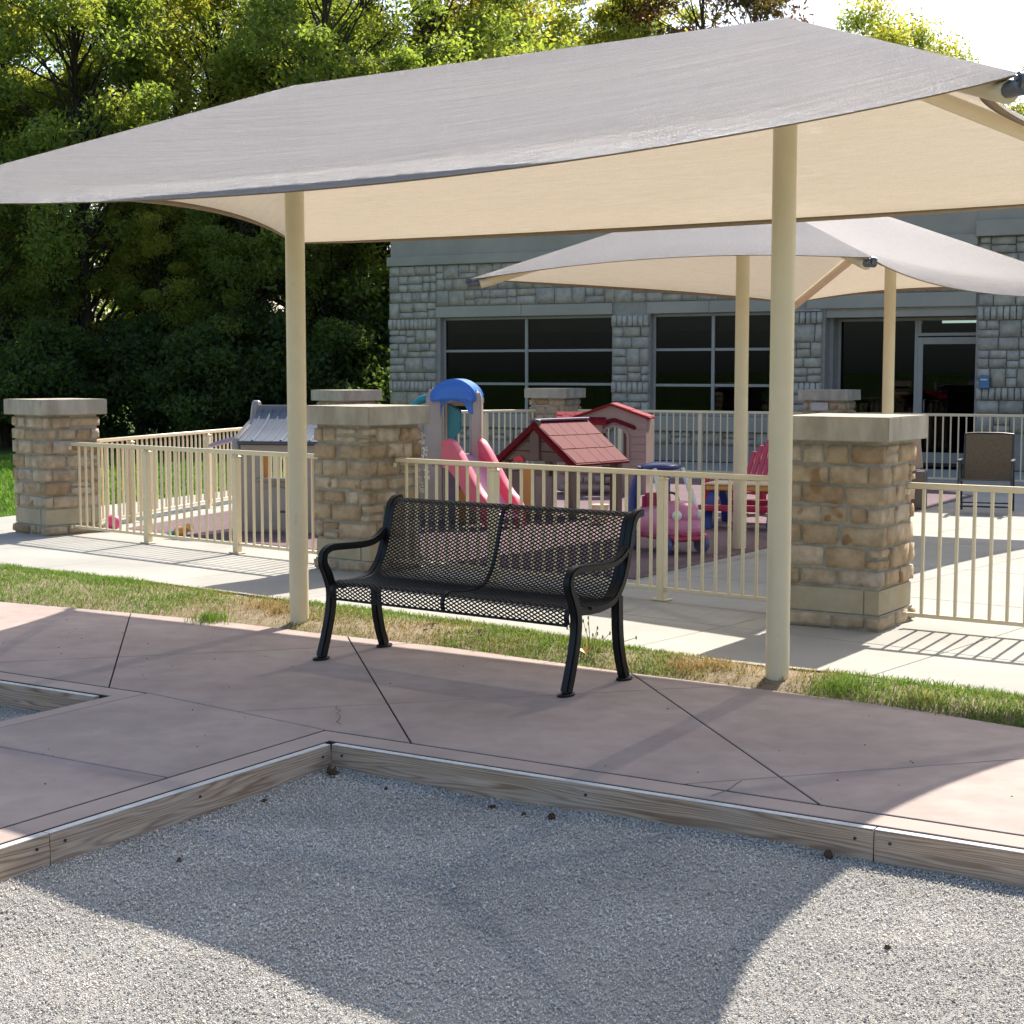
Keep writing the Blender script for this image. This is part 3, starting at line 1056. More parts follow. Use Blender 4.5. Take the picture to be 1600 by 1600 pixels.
def pillar(x, y, ang, label, seed, mat='stone', H=1.365, full=True):
    rr = random.Random(seed)
    root = thing('stone_pillar', label, 'pillar', (x, y, 0), R(ang), 'stone pillars of the playground fence')
    h = PIL / 2
    core = h - 0.014
    MB().box((0, 0, (H - 0.155) / 2), (2 * core, 2 * core, H - 0.155)).build('mortar_core', 'mortar', root)
    MB().box((0, 0, 0.05), (2 * h + 0.004, 2 * h + 0.004, 0.10)).build('base_mortar', 'mortar', root)
    t = 0.085
    courses = [(0.0, 0.10, 0.012)]
    z = 0.27
    nC = 7
    hs = [rr.uniform(0.85, 1.15) for _ in range(nC)]
    k = (H - 0.17 - 0.27) / sum(hs)
    for q in hs:
        courses.append((z, q * k, 0.0))
        z += q * k
    for ci, (z0, hh, proud) in enumerate(courses):
        for f in range(4):
            rot = f * math.pi / 2
            if not full and f in (1, 2):
                continue
            # pinwheel corners, direction alternating by course
            span = 2 * h - t
            x_off = -h if ci % 2 == 0 else -h + t
            lo_, hi_ = (0.15, 0.30) if ci else (0.22, 0.34)
            row = stone_row(span, lo_, hi_, rr)
            for ri, (sx, l) in enumerate(row):
                if l < 0.05:
                    continue
                xa, xb = x_off + sx, x_off + sx + l
                g0, g1 = rr.uniform(0.007, 0.014), rr.uniform(0.007, 0.014)
                if ci % 2 == 0 and ri == 0:
                    g0 = -rr.uniform(0.004, 0.014) - proud
                if ci % 2 == 1 and ri == len(row) - 1:
                    g1 = -rr.uniform(0.004, 0.014) - proud
                xa, xb = xa + g0, xb - g1
                parts_ = [(z0, hh)]
                if hh > 0.125 and l < 0.26 and ci and rr.random() < 0.18:
                    f_ = rr.uniform(0.4, 0.6)
                    parts_ = [(z0, hh * f_), (z0 + hh * f_, hh * (1 - f_))]
                for (zz, hz_) in parts_:
                    pr = rr.uniform(-0.003, 0.013) + proud
                    gz0, gz1 = rr.uniform(0.006, 0.015), rr.uniform(0.006, 0.015)
                    mb = rough_block(xb - xa, t, hz_ - gz0 - gz1, 0.007, 0.0045, 5, 2, 3, rr)
                    cx, cy = (xa + xb) / 2, -(h - t / 2 + pr)
                    ca, sa = math.cos(rot), math.sin(rot)
                    mb.build('stone', mat, root, smooth='all', loc=(cx * ca - cy * sa, cx * sa + cy * ca, zz + gz0 + (hz_ - gz0 - gz1) / 2), rot=(0, rr.uniform(-0.012, 0.012), rot))
    # smooth limestone band: one block on each face
    for f in range(4):
        rot = f * math.pi / 2
        l = 2 * h - 0.10 - 0.008
        cx, cy = (-0.05 if f % 2 == 0 else -0.05), -(h - 0.05)
        ca, sa = math.cos(rot), math.sin(rot)
        rough_block(l, 0.10, 0.158, 0.006, 0.0006, 2, 1, 1, rr).build('band_block', 'band', root, smooth=True, loc=(cx * ca - cy * sa, cx * sa + cy * ca, 0.183), rot=(0, 0, rot))
    MB().box((0, 0, 0), (PIL + 0.13, PIL + 0.13, 0.155)).build('cap_stone', 'cap', root, bevel=0.006, smooth=True, loc=(0, 0, H - 0.0775), seg=2)
    return root


pillar(2.234, 10.479, -33, 'tan stone pillar with pale cap behind the right canopy post', 1)
pillar(-1.206, 13.386, -39, 'tan stone pillar with pale cap left behind the bench', 2)
pillar(-4.666, 16.378, -45, 'tan stone pillar with grey cap at the far left end of the fence', 3)
pillar(-2.45, 23.75, -45, 'distant pillar whose cap shows just above the one behind the bench', 4)
pillar(0.70, 26.0, -27, 'shaded pillar in front of the left dark window', 5)
p4 = pillar(4.75, 24.0, -27, 'shaded pillar with small plaque in front of the glass door', 6)
MB().box((0, 0, 0), (0.26, 0.012, 0.12)).build('plaque', 'plaque', p4, bevel=0.004, loc=(-0.05, -0.345, 1.12))


# ------------------------------------------------------------------ fences
picket_me = {}


def fence(label, A, B, posts, top=0.94, inset=(0.06, 0.06), brackets=True):
    A, B = np.array(A), np.array(B)
    L = float(np.linalg.norm(B - A))
    ang = math.atan2(B[1] - A[1], B[0] - A[0])
    root = thing('picket_fence', label, 'fence', (A[0], A[1], 0), ang, 'cream metal picket fence sections')
    MB().box((L / 2, 0, top - 0.02), (L, 0.042, 0.040)).build('top_rail', 'cream', root, bevel=0.006, smooth=True)
    MB().box((L / 2, 0, 0.085), (L, 0.036, 0.026)).build('bottom_rail', 'cream', root, bevel=0.004, smooth=True)
    key = round(top, 3)
    if key not in picket_me:
        picket_me[key] = MB().box((0, 0, (top - 0.04 + 0.098) / 2), (0.020, 0.020, top - 0.04 - 0.098)).mesh('picket', 0.002)
    sp = 0.1106
    n = int((L - 0.05) / sp)
    off = (L - (n - 1) * sp) / 2
    pp = [f * L for f in posts]
    for i in range(n):
        x = off + i * sp
        if any(abs(x - q) < 0.05 for q in pp):
            continue
        link('picket', picket_me[key], 'cream', root, (x, 0, 0))
    for q in pp:
        mb = MB().box((0, 0, (top - 0.065) / 2 + 0.006), (0.062, 0.062, top - 0.077))
        po = mb.build('post', 'cream', root, bevel=0.004, smooth=True, loc=(q, -0.006, 0))
        a = 0.035
        zt = top - 0.064
        MB().add([(-a, -a, zt), (a, -a, zt), (a, a, zt), (-a, a, zt), (-a, -a, zt + .006), (a, -a, zt + .006), (a, a, zt + .006), (-a, a, zt + .006), (0, 0, zt + 0.03)],
                 [(0, 3, 2, 1), (0, 1, 5, 4), (1, 2, 6, 5), (2, 3, 7, 6), (3, 0, 4, 7), (4, 5, 8), (5, 6, 8), (6, 7, 8), (7, 4, 8)]).build('post_cap', 'cream', po)
        MB().box((0, 0, 0.008), (0.13, 0.10, 0.012)).build('base_plate', 'cream', po, bevel=0.003)
    if brackets:
        for xx in (0.006, L - 0.006):
            for zz in (top - 0.06, 0.085):
                MB().box((xx, -0.03, zz), (0.03, 0.02, 0.035)).build('bracket', 'cream', root, bevel=0.004)
    return root


fence('cream picket fence section between the far left pillar and the bench pillar', (-4.42, 16.08), (-1.47, 13.57), [0.315, 0.655])
fence('cream picket fence section directly behind the bench', (-0.95, 13.17), (1.86, 10.84), [0.29, 0.725])
fence('sunlit cream picket fence section to the right of the right pillar', (2.55, 10.27), (4.45, 8.95), [0.95])
fence('cream picket fence running back from the far left pillar', (-4.36, 16.6), (-2.62, 23.2), [0.12, 0.40, 0.70])
fence('shaded picket fence behind the slide tower', (-2.15, 24.0), (0.40, 25.85), [0.35, 0.68], top=1.03)
fence('shaded picket fence behind the red playhouses', (1.06, 25.83), (4.40, 24.15), [0.20, 0.56, 0.86], top=1.03)
fence('shaded picket fence behind the patio chair', (5.10, 23.85), (8.6, 22.05), [0.22, 0.75], top=1.03)


# ------------------------------------------------------------------ shade canopies
def canopy(label, C, ang, a, b, bf, ze, r, zr, post_r, sags, seed, adj={}):
    # sags: (inward, down) of the edge cable for the near, right, far and left edges
    root = thing('shade_canopy', label, 'canopy', (C[0], C[1], 0), R(ang))
    # local: x along ridge, y across. corners (+-a, +-b)
    rr = random.Random(seed)
    N, K = 40, 16

    def eave(p, q, u, sg):
        p, q = Vector(p), Vector(q)
        m = p.lerp(q, u)
        inward = -Vector((m.x, m.y, 0)).normalized() if False else None
        d = (q - p)
        nrm = Vector((-d.y, d.x, 0)).normalized()
        if nrm.dot(Vector((-(p.x + q.x), -(p.y + q.y), 0))) < 0:
            nrm = -nrm
        k = (4 * u * (1 - u)) ** 1.0
        return m + nrm * (sg[0] * k) - Vector((0, 0, sg[1] * k))

    cor = {(-1, -1): (-a, -b, ze), (1, -1): (a, -b, ze), (1, 1): (a, bf, ze), (-1, 1): (-a, bf, ze)}
    cor = {k_: (c_[0] + adj.get(k_, (0, 0))[0], c_[1] + adj.get(k_, (0, 0))[1], c_[2]) for k_, c_ in cor.items()}
    pk = {-1: Vector((-r, 0, zr)), 1: Vector((r, 0, zr))}
    sides = [((-1, -1), (1, -1), 'long'), ((1, -1), (1, 1), 'short'), ((1, 1), (-1, 1), 'long'), ((-1, 1), (-1, -1), 'short')]
    for si, ((c0, c1, kind), sg) in enumerate(zip(sides, sags)):
        lip = 0.09 if si == 0 else 0.05
        p, q = Vector(cor[c0]), Vector(cor[c1])
        P0 = pk[c0[0]]
        P1 = pk[c1[0]]
        vs = []
        for i in range(N + 1):
            u = i / N
            E = eave(p, q, u, sg)
            Rg = P0.lerp(P1, u)
            for j in range(K + 1):
                v = (j / K) ** 1.6
                # Coons patch with straight hips
                a0 = p.lerp(P0, v)
                a1 = q.lerp(P1, v)
                bil = p.lerp(q, u).lerp(P0.lerp(P1, u), v)
                X = E.lerp(Rg, v) + a0.lerp(a1, u) - bil
                # the cloth hangs a little between the hips, and rolls off near the edge cable
                X.z -= 0.035 * math.sin(math.pi * v) * (4 * u * (1 - u))
                if v < 0.16:
                    X.z -= lip * (1 - v / 0.16) ** 2 * (4 * u * (1 - u)) ** 0.75
                vs.append(X)
        fs = [(i * (K + 1) + j, (i + 1) * (K + 1) + j, (i + 1) * (K + 1) + j + 1, i * (K + 1) + j + 1) for i in range(N) for j in range(K)]
        if kind == 'short':
            pass
        po = MB().add(vs, fs).build('fabric_panel', 'fabric', root, smooth='all')
        bm = bmesh.new()
        bm.from_mesh(po.data)
        bmesh.ops.remove_doubles(bm, verts=bm.verts, dist=1e-4)
        bm.to_mesh(po.data)
        bm.free()
        po.data.shade_smooth()
        # hem sleeve: a flattened tube along the edge
        path = [eave(p, q, i / N, sg) - Vector((0, 0, lip * (4 * (i / N) * (1 - i / N)) ** 0.75)) for i in range(N + 1)]
        hv = []
        for i, X in enumerate(path):
            u = i / N
            E2_ = X.lerp(P0.lerp(P1, u), 0.0)
            inw = (P0.lerp(P1, u) - X).normalized()
            dn = Vector((0, 0, -1))
            wd = 0.075
            t0 = X - inw * 0.004
            ih = Vector((inw.x, inw.y, 0)).normalized()
            lf = lip * (4 * u * (1 - u)) ** 0.75
            hv += [X + ih * 0.014 + dn * -0.002, X + ih * 0.024 + dn * 0.004, X + ih * 0.092 - dn * (0.45 * lf - 0.004), X + ih * 0.080 - dn * (0.45 * lf)]
        hf = [(i * 4 + k, (i + 1) * 4 + k, (i + 1) * 4 + (k + 1) % 4, i * 4 + (k + 1) % 4) for i in range(N) for k in range(4)]
        MB().add(hv, hf).build('hem', 'hem', po, smooth='all')
    # posts, ridge beam, hip arms, corner hardware
    for s in (-1, 1):
        MB().tube([(s * r, 0, -0.05), (s * r, 0, zr - 0.06)], post_r, 28).build('post', 'cream', root, smooth=True)
    MB().tube([(-r, 0, zr - 0.055), (r, 0, zr - 0.055)], 0.04, 14).build('ridge_beam', 'cream', root, smooth=True)
    for (sx, sy), c in cor.items():
        e = Vector(c)
        p0 = pk[sx] + Vector((0, 0, -0.10))
        d = e + Vector((0, 0, -0.075)) - p0
        MB().tube([p0, p0 + d * 0.965], 0.043, 14).build('hip_arm', 'cream', root, smooth=True)
        dh = Vector((d.x, d.y, 0)).normalized()
        hw = MB()
        hw.tube([p0 + d * 0.95, e + dh * 0.03 + Vector((0, 0, -0.05))], 0.030, 10)
        sd = Vector((-dh.y, dh.x, 0))
        hw.tube([e + dh * 0.02 - sd * 0.03 + Vector((0, 0, -0.02)), e + dh * 0.02 + sd * 0.03 + Vector((0, 0, -0.02))], 0.012, 10)
        hw.tube([e + dh * 0.015 - sd * 0.016 + Vector((0, 0, -0.03)), e + dh * 0.015 + sd * 0.016 + Vector((0, 0, -0.03))], 0.034, 16)
        hw.build('corner_bracket', 'metal', root, smooth=True)
    return root


canopy('large grey-beige shade canopy on two cream posts over the bench', (0.01, 9.41), -35, 3.48, 1.98, 2.05, 2.70, 1.715, 3.465, 0.0625, ((0.30, 0.045), (0.52, -0.22), (0.0, 0.00), (0.50, -0.16)), 1, {(-1, -1): (0.0, 0.14), (1, -1): (0.08, 0.0), (1, 1): (-0.22, 0.38), (-1, 1): (-0.25, 0.12)})
canopy('smaller beige shade canopy behind the right post, over the playground', (3.11, 16.16), 53.35, 3.21, 1.96, 1.96, 2.49, 1.66, 3.30, 0.0625, ((0.30, 0.03), (0.30, -0.14), (0.25, -0.03), (0.16, -0.15)), 2, {(-1, -1): (-0.45, -0.2)})


# ------------------------------------------------------------------ bench
def spline(pts, n):
    pts = [Vector((p[0], p[1], 0)) for p in pts]
    out = []
    for i in range(len(pts) - 1):
        p0, p1, p2, p3 = pts[max(i - 1, 0)], pts[i], pts[i + 1], pts[min(i + 2, len(pts) - 1)]
        for k in range(n):
            t = k / n
            q = 0.5 * ((2 * p1) + (p2 - p0) * t + (2 * p0 - 5 * p1 + 4 * p2 - p3) * t * t + (3 * p1 - p0 - 3 * p2 + p3) * t ** 3)
            out.append((q.x, q.y))
    out.append((pts[-1].x, pts[-1].y))
    return out


def bench():
    # local x along the bench (to the viewer's right), local y towards the front, origin on the ground between the front feet
    L = 1.72
    mid = (np.array([-1.099, 9.106]) + np.array([0.278, 8.054])) / 2
    root = thing('park_bench', 'black expanded-metal park bench with curved arms on the red terrace', 'bench', (mid[0], mid[1], 0), R(-37))
    # local +y must point towards the camera: y_local = (sin37, cos37) points away, so use negative values for the front
    def F(path):
        return [(-p[0], p[1]) for p in path]
    arm = spline([(0.0, 0.012), (-0.040, 0.13), (-0.078, 0.27), (-0.088, 0.39), (-0.060, 0.48), (-0.022, 0.555), (-0.030, 0.612), (-0.085, 0.640), (-0.19, 0.640), (-0.33, 0.637), (-0.43, 0.645), (-0.505, 0.672), (-0.556, 0.712)], 5)
    seat = spline([(-0.085, 0.425), (-0.20, 0.418), (-0.33, 0.424), (-0.43, 0.452), (-0.505, 0.53), (-0.545, 0.62), (-0.575, 0.72), (-0.600, 0.81), (-0.622, 0.862), (-0.660, 0.888), (-0.705, 0.890)], 5)
    bleg = spline([(-0.545, 0.012), (-0.505, 0.12), (-0.480, 0.24), (-0.472, 0.36), (-0.470, 0.47)], 5)
    for s in (-1, 1):
        x0 = s * L / 2
        fr_ = MB().ribbon(F(seat), 0.046, 0.042, x0).build('side_frame', 'black', root, bevel=0.007, smooth=True, seg=2)
        MB().ribbon(F(arm), 0.050, [0.054 if i < 20 else (0.054 - 0.016 * min(1, (i - 20) / 12)) for i in range(len(arm))], x0).build('arm_and_front_leg', 'black', root, bevel=0.008, smooth=True, seg=2)
        MB().ribbon(F(bleg), 0.050, 0.056, x0).build('back_leg', 'black', root, bevel=0.008, smooth=True, seg=2)
        for yy in (0.0, -0.545):
            MB().disc((x0, -yy + (0.0 if yy == 0 else 0.0), 0.007), 0.062, 0.014, 'z', 20, rx=0.036).build('foot_plate', 'black', root, bevel=0.003, smooth=True)
        MB().disc((x0 + s * 0.026, 0.19, 0.432), 0.008, 0.012, 'x', 10).build('bolt', 'black', root)
    # seat and back: expanded metal following one bent profile
    prof = spline([(-0.062, 0.350), (-0.052, 0.395), (-0.066, 0.432), (-0.110, 0.449), (-0.21, 0.440), (-0.33, 0.441), (-0.42, 0.463), (-0.485, 0.530), (-0.525, 0.62), (-0.556, 0.72), (-0.580, 0.81), (-0.602, 0.858), (-0.635, 0.888), (-0.675, 0.892), (-0.705, 0.872)], 10)
    pf = np.array(F(prof))
    dd = np.r_[0, np.cumsum(np.linalg.norm(np.diff(pf, axis=0), axis=1))]
    T = dd[-1]

    def at(s):
        y = np.interp(s, dd, pf[:, 0])
        z = np.interp(s, dd, pf[:, 1])
        e = 0.006
        ty = np.interp(s + e, dd, pf[:, 0]) - np.interp(s - e, dd, pf[:, 0])
        tz = np.interp(s + e, dd, pf[:, 1]) - np.interp(s - e, dd, pf[:, 1])
        l = np.hypot(ty, tz)
        return y, z, -tz / l, ty / l

    inner = L - 0.075
    nx = 41
    wx = inner / nx
    ns = int(T / 0.0215)
    hs = T / ns
    xs, ss, xe, se = [], [], [], []
    for j in range(2 * ns):
        for i in range(nx + 1):
            x = -inner / 2 + (i + (0.5 if j % 2 else 0)) * wx
            for sg in (-1, 1):
                x2 = x + sg * wx / 2
                if x > inner / 2 + 1e-6 or x2 > inner / 2 + 1e-6 or x2 < -inner / 2 - 1e-6:
                    continue
                xs.append(x); ss.append(j * hs / 2); xe.append(x2); se.append((j + 1) * hs / 2)
    xs, ss, xe, se = map(np.array, (xs, ss, xe, se))
    n = len(xs)
    dx, ds = xe - xs, se - ss
    l = np.hypot(dx, ds)
    px, ps = -ds / l, dx / l
    w, th = 0.0035, 0.0020
    V = np.empty((n, 8, 3))
    kx = 0
    for (cx, cs) in ((xs - dx / l * 0.001, ss - ds / l * 0.001), (xe + dx / l * 0.001, se + ds / l * 0.001)):
        for sw in (-1, 1):
            X = cx + px * w * sw
            s_ = cs + ps * w * sw
            y, z, ny, nz = at(s_)
            for st in (-1, 1):
                V[:, kx] = np.stack([X, y + ny * th * st, z + nz * th * st], 1)
                kx += 1
    FQ = np.array([[0, 1, 5, 4], [1, 3, 7, 5], [3, 2, 6, 7], [2, 0, 4, 6]])
    f = (np.arange(n)[:, None, None] * 8 + FQ[None]).reshape(-1, 4)
    link('expanded_metal_seat_and_back', np_mesh('expanded_metal_seat_and_back', V.reshape(-1, 3), f), 'black', root)
    pfl = [tuple(p) for p in pf]
    for s in (-1, 1):
        MB().ribbon(pfl[2:-2], 0.030, 0.006, s * (inner / 2 + 0.002)).build('end_flange', 'black', root, smooth=True)
    MB().ribbon([(p[0], p[1]) for p in pfl[2:-2]], 0.022, 0.012, 0.0).build('centre_rib', 'black', root, smooth=True)
    for (q, nm) in ((pfl[0], 'front_edge_rod'), (pfl[-1], 'top_edge_rod')):
        MB().tube([(-inner / 2, q[0], q[1]), (inner / 2, q[0], q[1])], 0.0075, 10).build(nm, 'black', root, smooth=True)
    MB().tube([(-L / 2, 0.30, 0.405), (L / 2, 0.30, 0.405)], 0.014, 12).build('stretcher', 'black', root, smooth=True)
    return root


bench()
for i, (x, y, lb) in enumerate([(-0.50, 9.98, 'dry brown leaf on the grass seen through the left half of the bench'), (-0.20, 9.72, 'dry brown leaf on the grass seen through the middle of the bench'), (0.42, 9.05, 'orange fallen leaf on the grass strip left of the right bench leg')]):
    mb = MB()
    for k in range(3):
        a = k * 1.1
        c_, s_ = math.cos(a), math.sin(a)
        mb.add([(0, 0, 0.01), (0.035 * c_, 0.035 * s_, 0.035), (0.07 * c_ - 0.01 * s_, 0.07 * s_ + .01 * c_, 0.02), (0.03 * c_ - 0.03 * s_, 0.03 * s_ + 0.03 * c_, 0.03)], [(0, 1, 2, 3)])
    o = mb.build('fallen_leaf', 'orange' if i == 2 else 'deadleaf')
    o.location = (x, y, 0.035)
    tag(o, lb, 'leaf', 'fallen leaves on the grass')


# ------------------------------------------------------------------ playground toys
def arch_poly(w, h0, h1, n=10):
    """door-like outline: straight to h0, round to h1"""
    pts = [(-w / 2, 0), (w / 2, 0)]
    for k in range(n + 1):
        a = math.pi * k / n
        pts.append((w / 2 * math.cos(a), h0 + (h1 - h0) * math.sin(a)))
    return pts


def wall_with_hole(outer, hole, y0, y1):
    """panel in xz with one opening, given thickness along y (both outlines listed anticlockwise)"""
    bm = bmesh.new()
    vo = [bm.verts.new((p[0], y0, p[1])) for p in outer]
    vh = [bm.verts.new((p[0], y0, p[1])) for p in hole]
    eds = [bm.edges.new((vo[i], vo[(i + 1) % len(vo)])) for i in range(len(vo))] + [bm.edges.new((vh[i], vh[(i + 1) % len(vh)])) for i in range(len(vh))]
    bmesh.ops.triangle_fill(bm, edges=eds, use_beauty=True)
    cx = sum(p[0] for p in hole) / len(hole)
    cz = sum(p[1] for p in hole) / len(hole)
    ext = bmesh.ops.extrude_face_region(bm, geom=bm.faces[:])
    for v in [g for g in ext['geom'] if isinstance(g, bmesh.types.BMVert)]:
        v.co.y = y1
    bmesh.ops.recalc_face_normals(bm, faces=bm.faces)
    mb = MB()
    bm.verts.index_update()
    mb.add([v.co[:] for v in bm.verts], [tuple(v.index for v in f.verts) for f in bm.faces])
    bm.free()
    return mb


# slide tower
def slide_tower():
    root = thing('slide_tower', 'toddler slide tower with blue arched roof and coral slide', 'playset', (-0.62, 17.35, 0), R(-8))
    # two side walls (left one grey, right one with posts), blue roof, teal inner panel
    for s in (-1, 1):
        w_ = 0.20 if s < 0 else 0.13
        xx = -0.21 if s < 0 else 0.235
        mb = MB()
        pts = [(xx - w_ / 2 - (0.03 if s < 0 else 0), 0.0), (xx + w_ / 2, 0.0), (xx + w_ / 2, 1.36), (xx + w_ / 2 - 0.03, 1.44), (xx - w_ / 2 + 0.04, 1.47 if s < 0 else 1.46), (xx - w_ / 2, 1.36)]
        mb.prism(pts, -0.06, 0.06, 'y').build('column', 'taupe', root, bevel=0.025, smooth=True, seg=3)
    for s in (-1, 1):
        MB().prism([(s * 0.17 - 0.06, 0), (s * 0.17 + 0.06, 0), (s * 0.17 + 0.05, 1.30), (s * 0.17 - 0.05, 1.30)], 0.50, 0.60, 'y').build('rear_column', 'tan', root, bevel=0.02, smooth=True, seg=2)
    MB().box((0, 0.55, 1.32), (0.46, 0.09, 0.12)).build('rear_lintel', 'tan', root, bevel=0.03, smooth=True, seg=2)
    # domed roof with a raised front panel
    def hood(x0, x1, zs, zt, zb, y0, y1, nm):
        top_, bot_ = [], []
        for k in range(17):
            t = k / 16
            x = x0 + (x1 - x0) * t
            q = 1 - (2 * t - 1) ** 2
            top_.append((x, zs + (zt - zs) * q ** 0.75))
            bot_.append((x, zb + 0.035 * q))
        MB().prism(bot_ + top_[::-1], y0, y1, 'y').build(nm, 'blue', root, bevel=0.018, smooth=True, seg=3)
    hood(-0.255, 0.245, 1.40, 1.565, 1.31, -0.10, 0.45, 'roof')
    hood(-0.225, 0.225, 1.37, 1.51, 1.305, -0.15, -0.101, 'roof_lip')
    # hanging blue spandrels
    MB().prism([(-0.15, 1.40), (0.20, 1.40), (0.215, 1.18), (0.165, 1.20), (0.11, 1.30), (-0.03, 1.34), (-0.13, 1.28), (-0.145, 1.13)], -0.075, -0.045, 'y').build('spandrel', 'blue', root, bevel=0.008, smooth=True)
    MB().prism([(-0.10, 0.25), (-0.015, 0.25), (0.0, 0.95), (0.05, 1.0), (0.05, 1.22), (-0.10, 1.30)], 0.08, 0.16, 'y').build('inner_panel', 'teal', root, bevel=0.01, smooth=True)
    # climbing side with teal edge sloping to the left
    pth = [(-0.30, 0.10, 1.36), (-0.40, 0.13, 1.33), (-0.50, 0.16, 1.25), (-0.58, 0.18, 1.10), (-0.62, 0.2, 0.85), (-0.64, 0.2, 0.40), (-0.65, 0.2, 0.0)]
    MB().tube(pth, 0.045, 10).build('climbing_rail', 'teal', root, smooth=True)
    MB().prism([(-0.62, 0.0), (-0.28, 0.0), (-0.28, 1.34), (-0.38, 1.31), (-0.50, 1.20), (-0.58, 1.02), (-0.61, 0.7)], 0.11, 0.17, 'y').build('climbing_wall', 'taupe', root, bevel=0.015, smooth=True)
    # lower body
    MB().box((-0.02, 0.24, 0.30), (0.40, 0.44, 0.60)).build('lower_body', 'purple', root, bevel=0.03, smooth=True, seg=2)
    MB().prism([(p[0] + 0.12, p[1]) for p in arch_poly(0.20, 0.28, 0.40)], -0.012, 0.02, 'y').build('crawl_door', 'orange', root, bevel=0.005)
    MB().box((-0.02, 0.22, 0.63), (0.46, 0.56, 0.05)).build('platform', 'taupe', root, bevel=0.012, smooth=True)
    # slide: bed + two side walls along a curve towards the lower right
    n = 18
    path = []
    for k in range(n + 1):
        t = k / n
        path.append((0.06 + 0.62 * t, -0.10 - 0.52 * t, 0.76 - 0.62 * (3 * t * t - 2 * t ** 3)))
    dirn = Vector((0.62, -0.52, 0)).normalized()
    sd = Vector((-dirn.y, dirn.x, 0))
    bed_v, bed_f = [], []
    for p in path:
        for o_, dz in ((-0.17, 0.0), (0.17, 0.0), (0.17, -0.03), (-0.17, -0.03)):
            bed_v.append(Vector(p) + sd * o_ + Vector((0, 0, dz)))
    bed_f = [(i * 4 + k, i * 4 + (k + 1) % 4, (i + 1) * 4 + (k + 1) % 4, (i + 1) * 4 + k) for i in range(n) for k in range(4)] + [(0, 1, 2, 3), (n * 4 + 3, n * 4 + 2, n * 4 + 1, n * 4)]
    MB().add(bed_v, bed_f).build('slide_bed', 'pinkbed', root, smooth=True)
    for s in (-1, 1):
        vs = []
        for i, p in enumerate(path):
            t = i / n
            h = 0.23 * (1 - 0.35 * t) * (0.55 + 0.45 * min(1, t * 5))
            if t > 0.9:
                h *= 1 - (t - 0.9) * 5
            b0 = Vector(p) + sd * (s * 0.17)
            for o_, dz in ((0.0, -0.14), (s * 0.06, -0.14), (s * 0.075, h), (s * 0.03, h + 0.018), (-s * 0.010, h)):
                vs.append(b0 + sd * o_ + Vector((0, 0, dz)))
        fs = [(i * 5 + k, i * 5 + (k + 1) % 5, (i + 1) * 5 + (k + 1) % 5, (i + 1) * 5 + k) for i in range(n) for k in range(5)] + [(0, 1, 2, 3, 4), tuple(n * 5 + k for k in range(4, -1, -1))]
        MB().add(vs, fs).build('slide_side', 'coral', root, smooth=True)
    return root


slide_tower()

# red rounded toy right of the slide
o = MB().ball((0, 0, 0), 0.14, 18, 12, (0.8, 0.9, 1.25)).build('rocker_seat', 'red', smooth='all')
o.location = (0.06, 19.2, 0.20)
tag(o, 'red rounded plastic toy seen between pickets right of the slide', 'toy')


def roof_slope(root, x0, x1, z0, z1, y0, y1, nm, mat, rows, cols_, tile=True, t=0.03):
    """one roof slope from ridge (x0,z0) to eave (x1,z1), with raised shingles as sub-parts"""
    d = Vector((x1 - x0, 0, z1 - z0))
    L = d.length
    u = d.normalized()
    nrm = Vector((-u.z, 0, u.x))
    if nrm.z < 0:
        nrm = -nrm
    mb = MB().prism([(x0, z0), (x1, z1), (x1 - nrm.x * t, z1 - nrm.z * t), (x0 - nrm.x * t, z0 - nrm.z * t)], y0, y1, 'y')
    sl = mb.build(nm, mat, root, bevel=0.006)
    rr = random.Random(int(L * 1e4))
    for i in range(rows):
        a0, a1 = L * (0.03 + 0.94 * i / rows), L * (0.03 + 0.94 * (i + 1) / rows)
        cuts = [0.0]
        while cuts[-1] < 1:
            cuts.append(min(1.0, cuts[-1] + (1.0 / cols_) * rr.uniform(0.75, 1.3)))
        if cuts[-1] - cuts[-2] < 0.3 / cols_:
            cuts.pop(-2)
        for j in range(len(cuts) - 1):
            ya, yb = y0 + 0.02 + (y1 - y0 - 0.04) * cuts[j] + 0.003, y0 + 0.02 + (y1 - y0 - 0.04) * cuts[j + 1] - 0.003
            e = rr.uniform(-0.008, 0.008)
            P0 = Vector((x0, 0, z0)) + u * a0
            P1 = Vector((x0, 0, z0)) + u * (a1 + e)
            lo_, hi_ = 0.002, 0.007
            vs = []
            for (P, hh) in ((P0, lo_), (P1, hi_)):
                for yy in (ya, yb):
                    q = P + nrm * hh
                    vs.append((q.x, yy, q.z))
            for (P, hh) in ((P0, -0.004), (P1, -0.004)):
                for yy in (ya, yb):
                    q = P + nrm * hh
                    vs.append((q.x, yy, q.z))
            MB().add(vs, [(0, 1, 3, 2), (4, 6, 7, 5), (0, 4, 5, 1), (2, 3, 7, 6), (0, 2, 6, 4), (1, 5, 7, 3)]).build('shingle', mat, sl)
    return sl


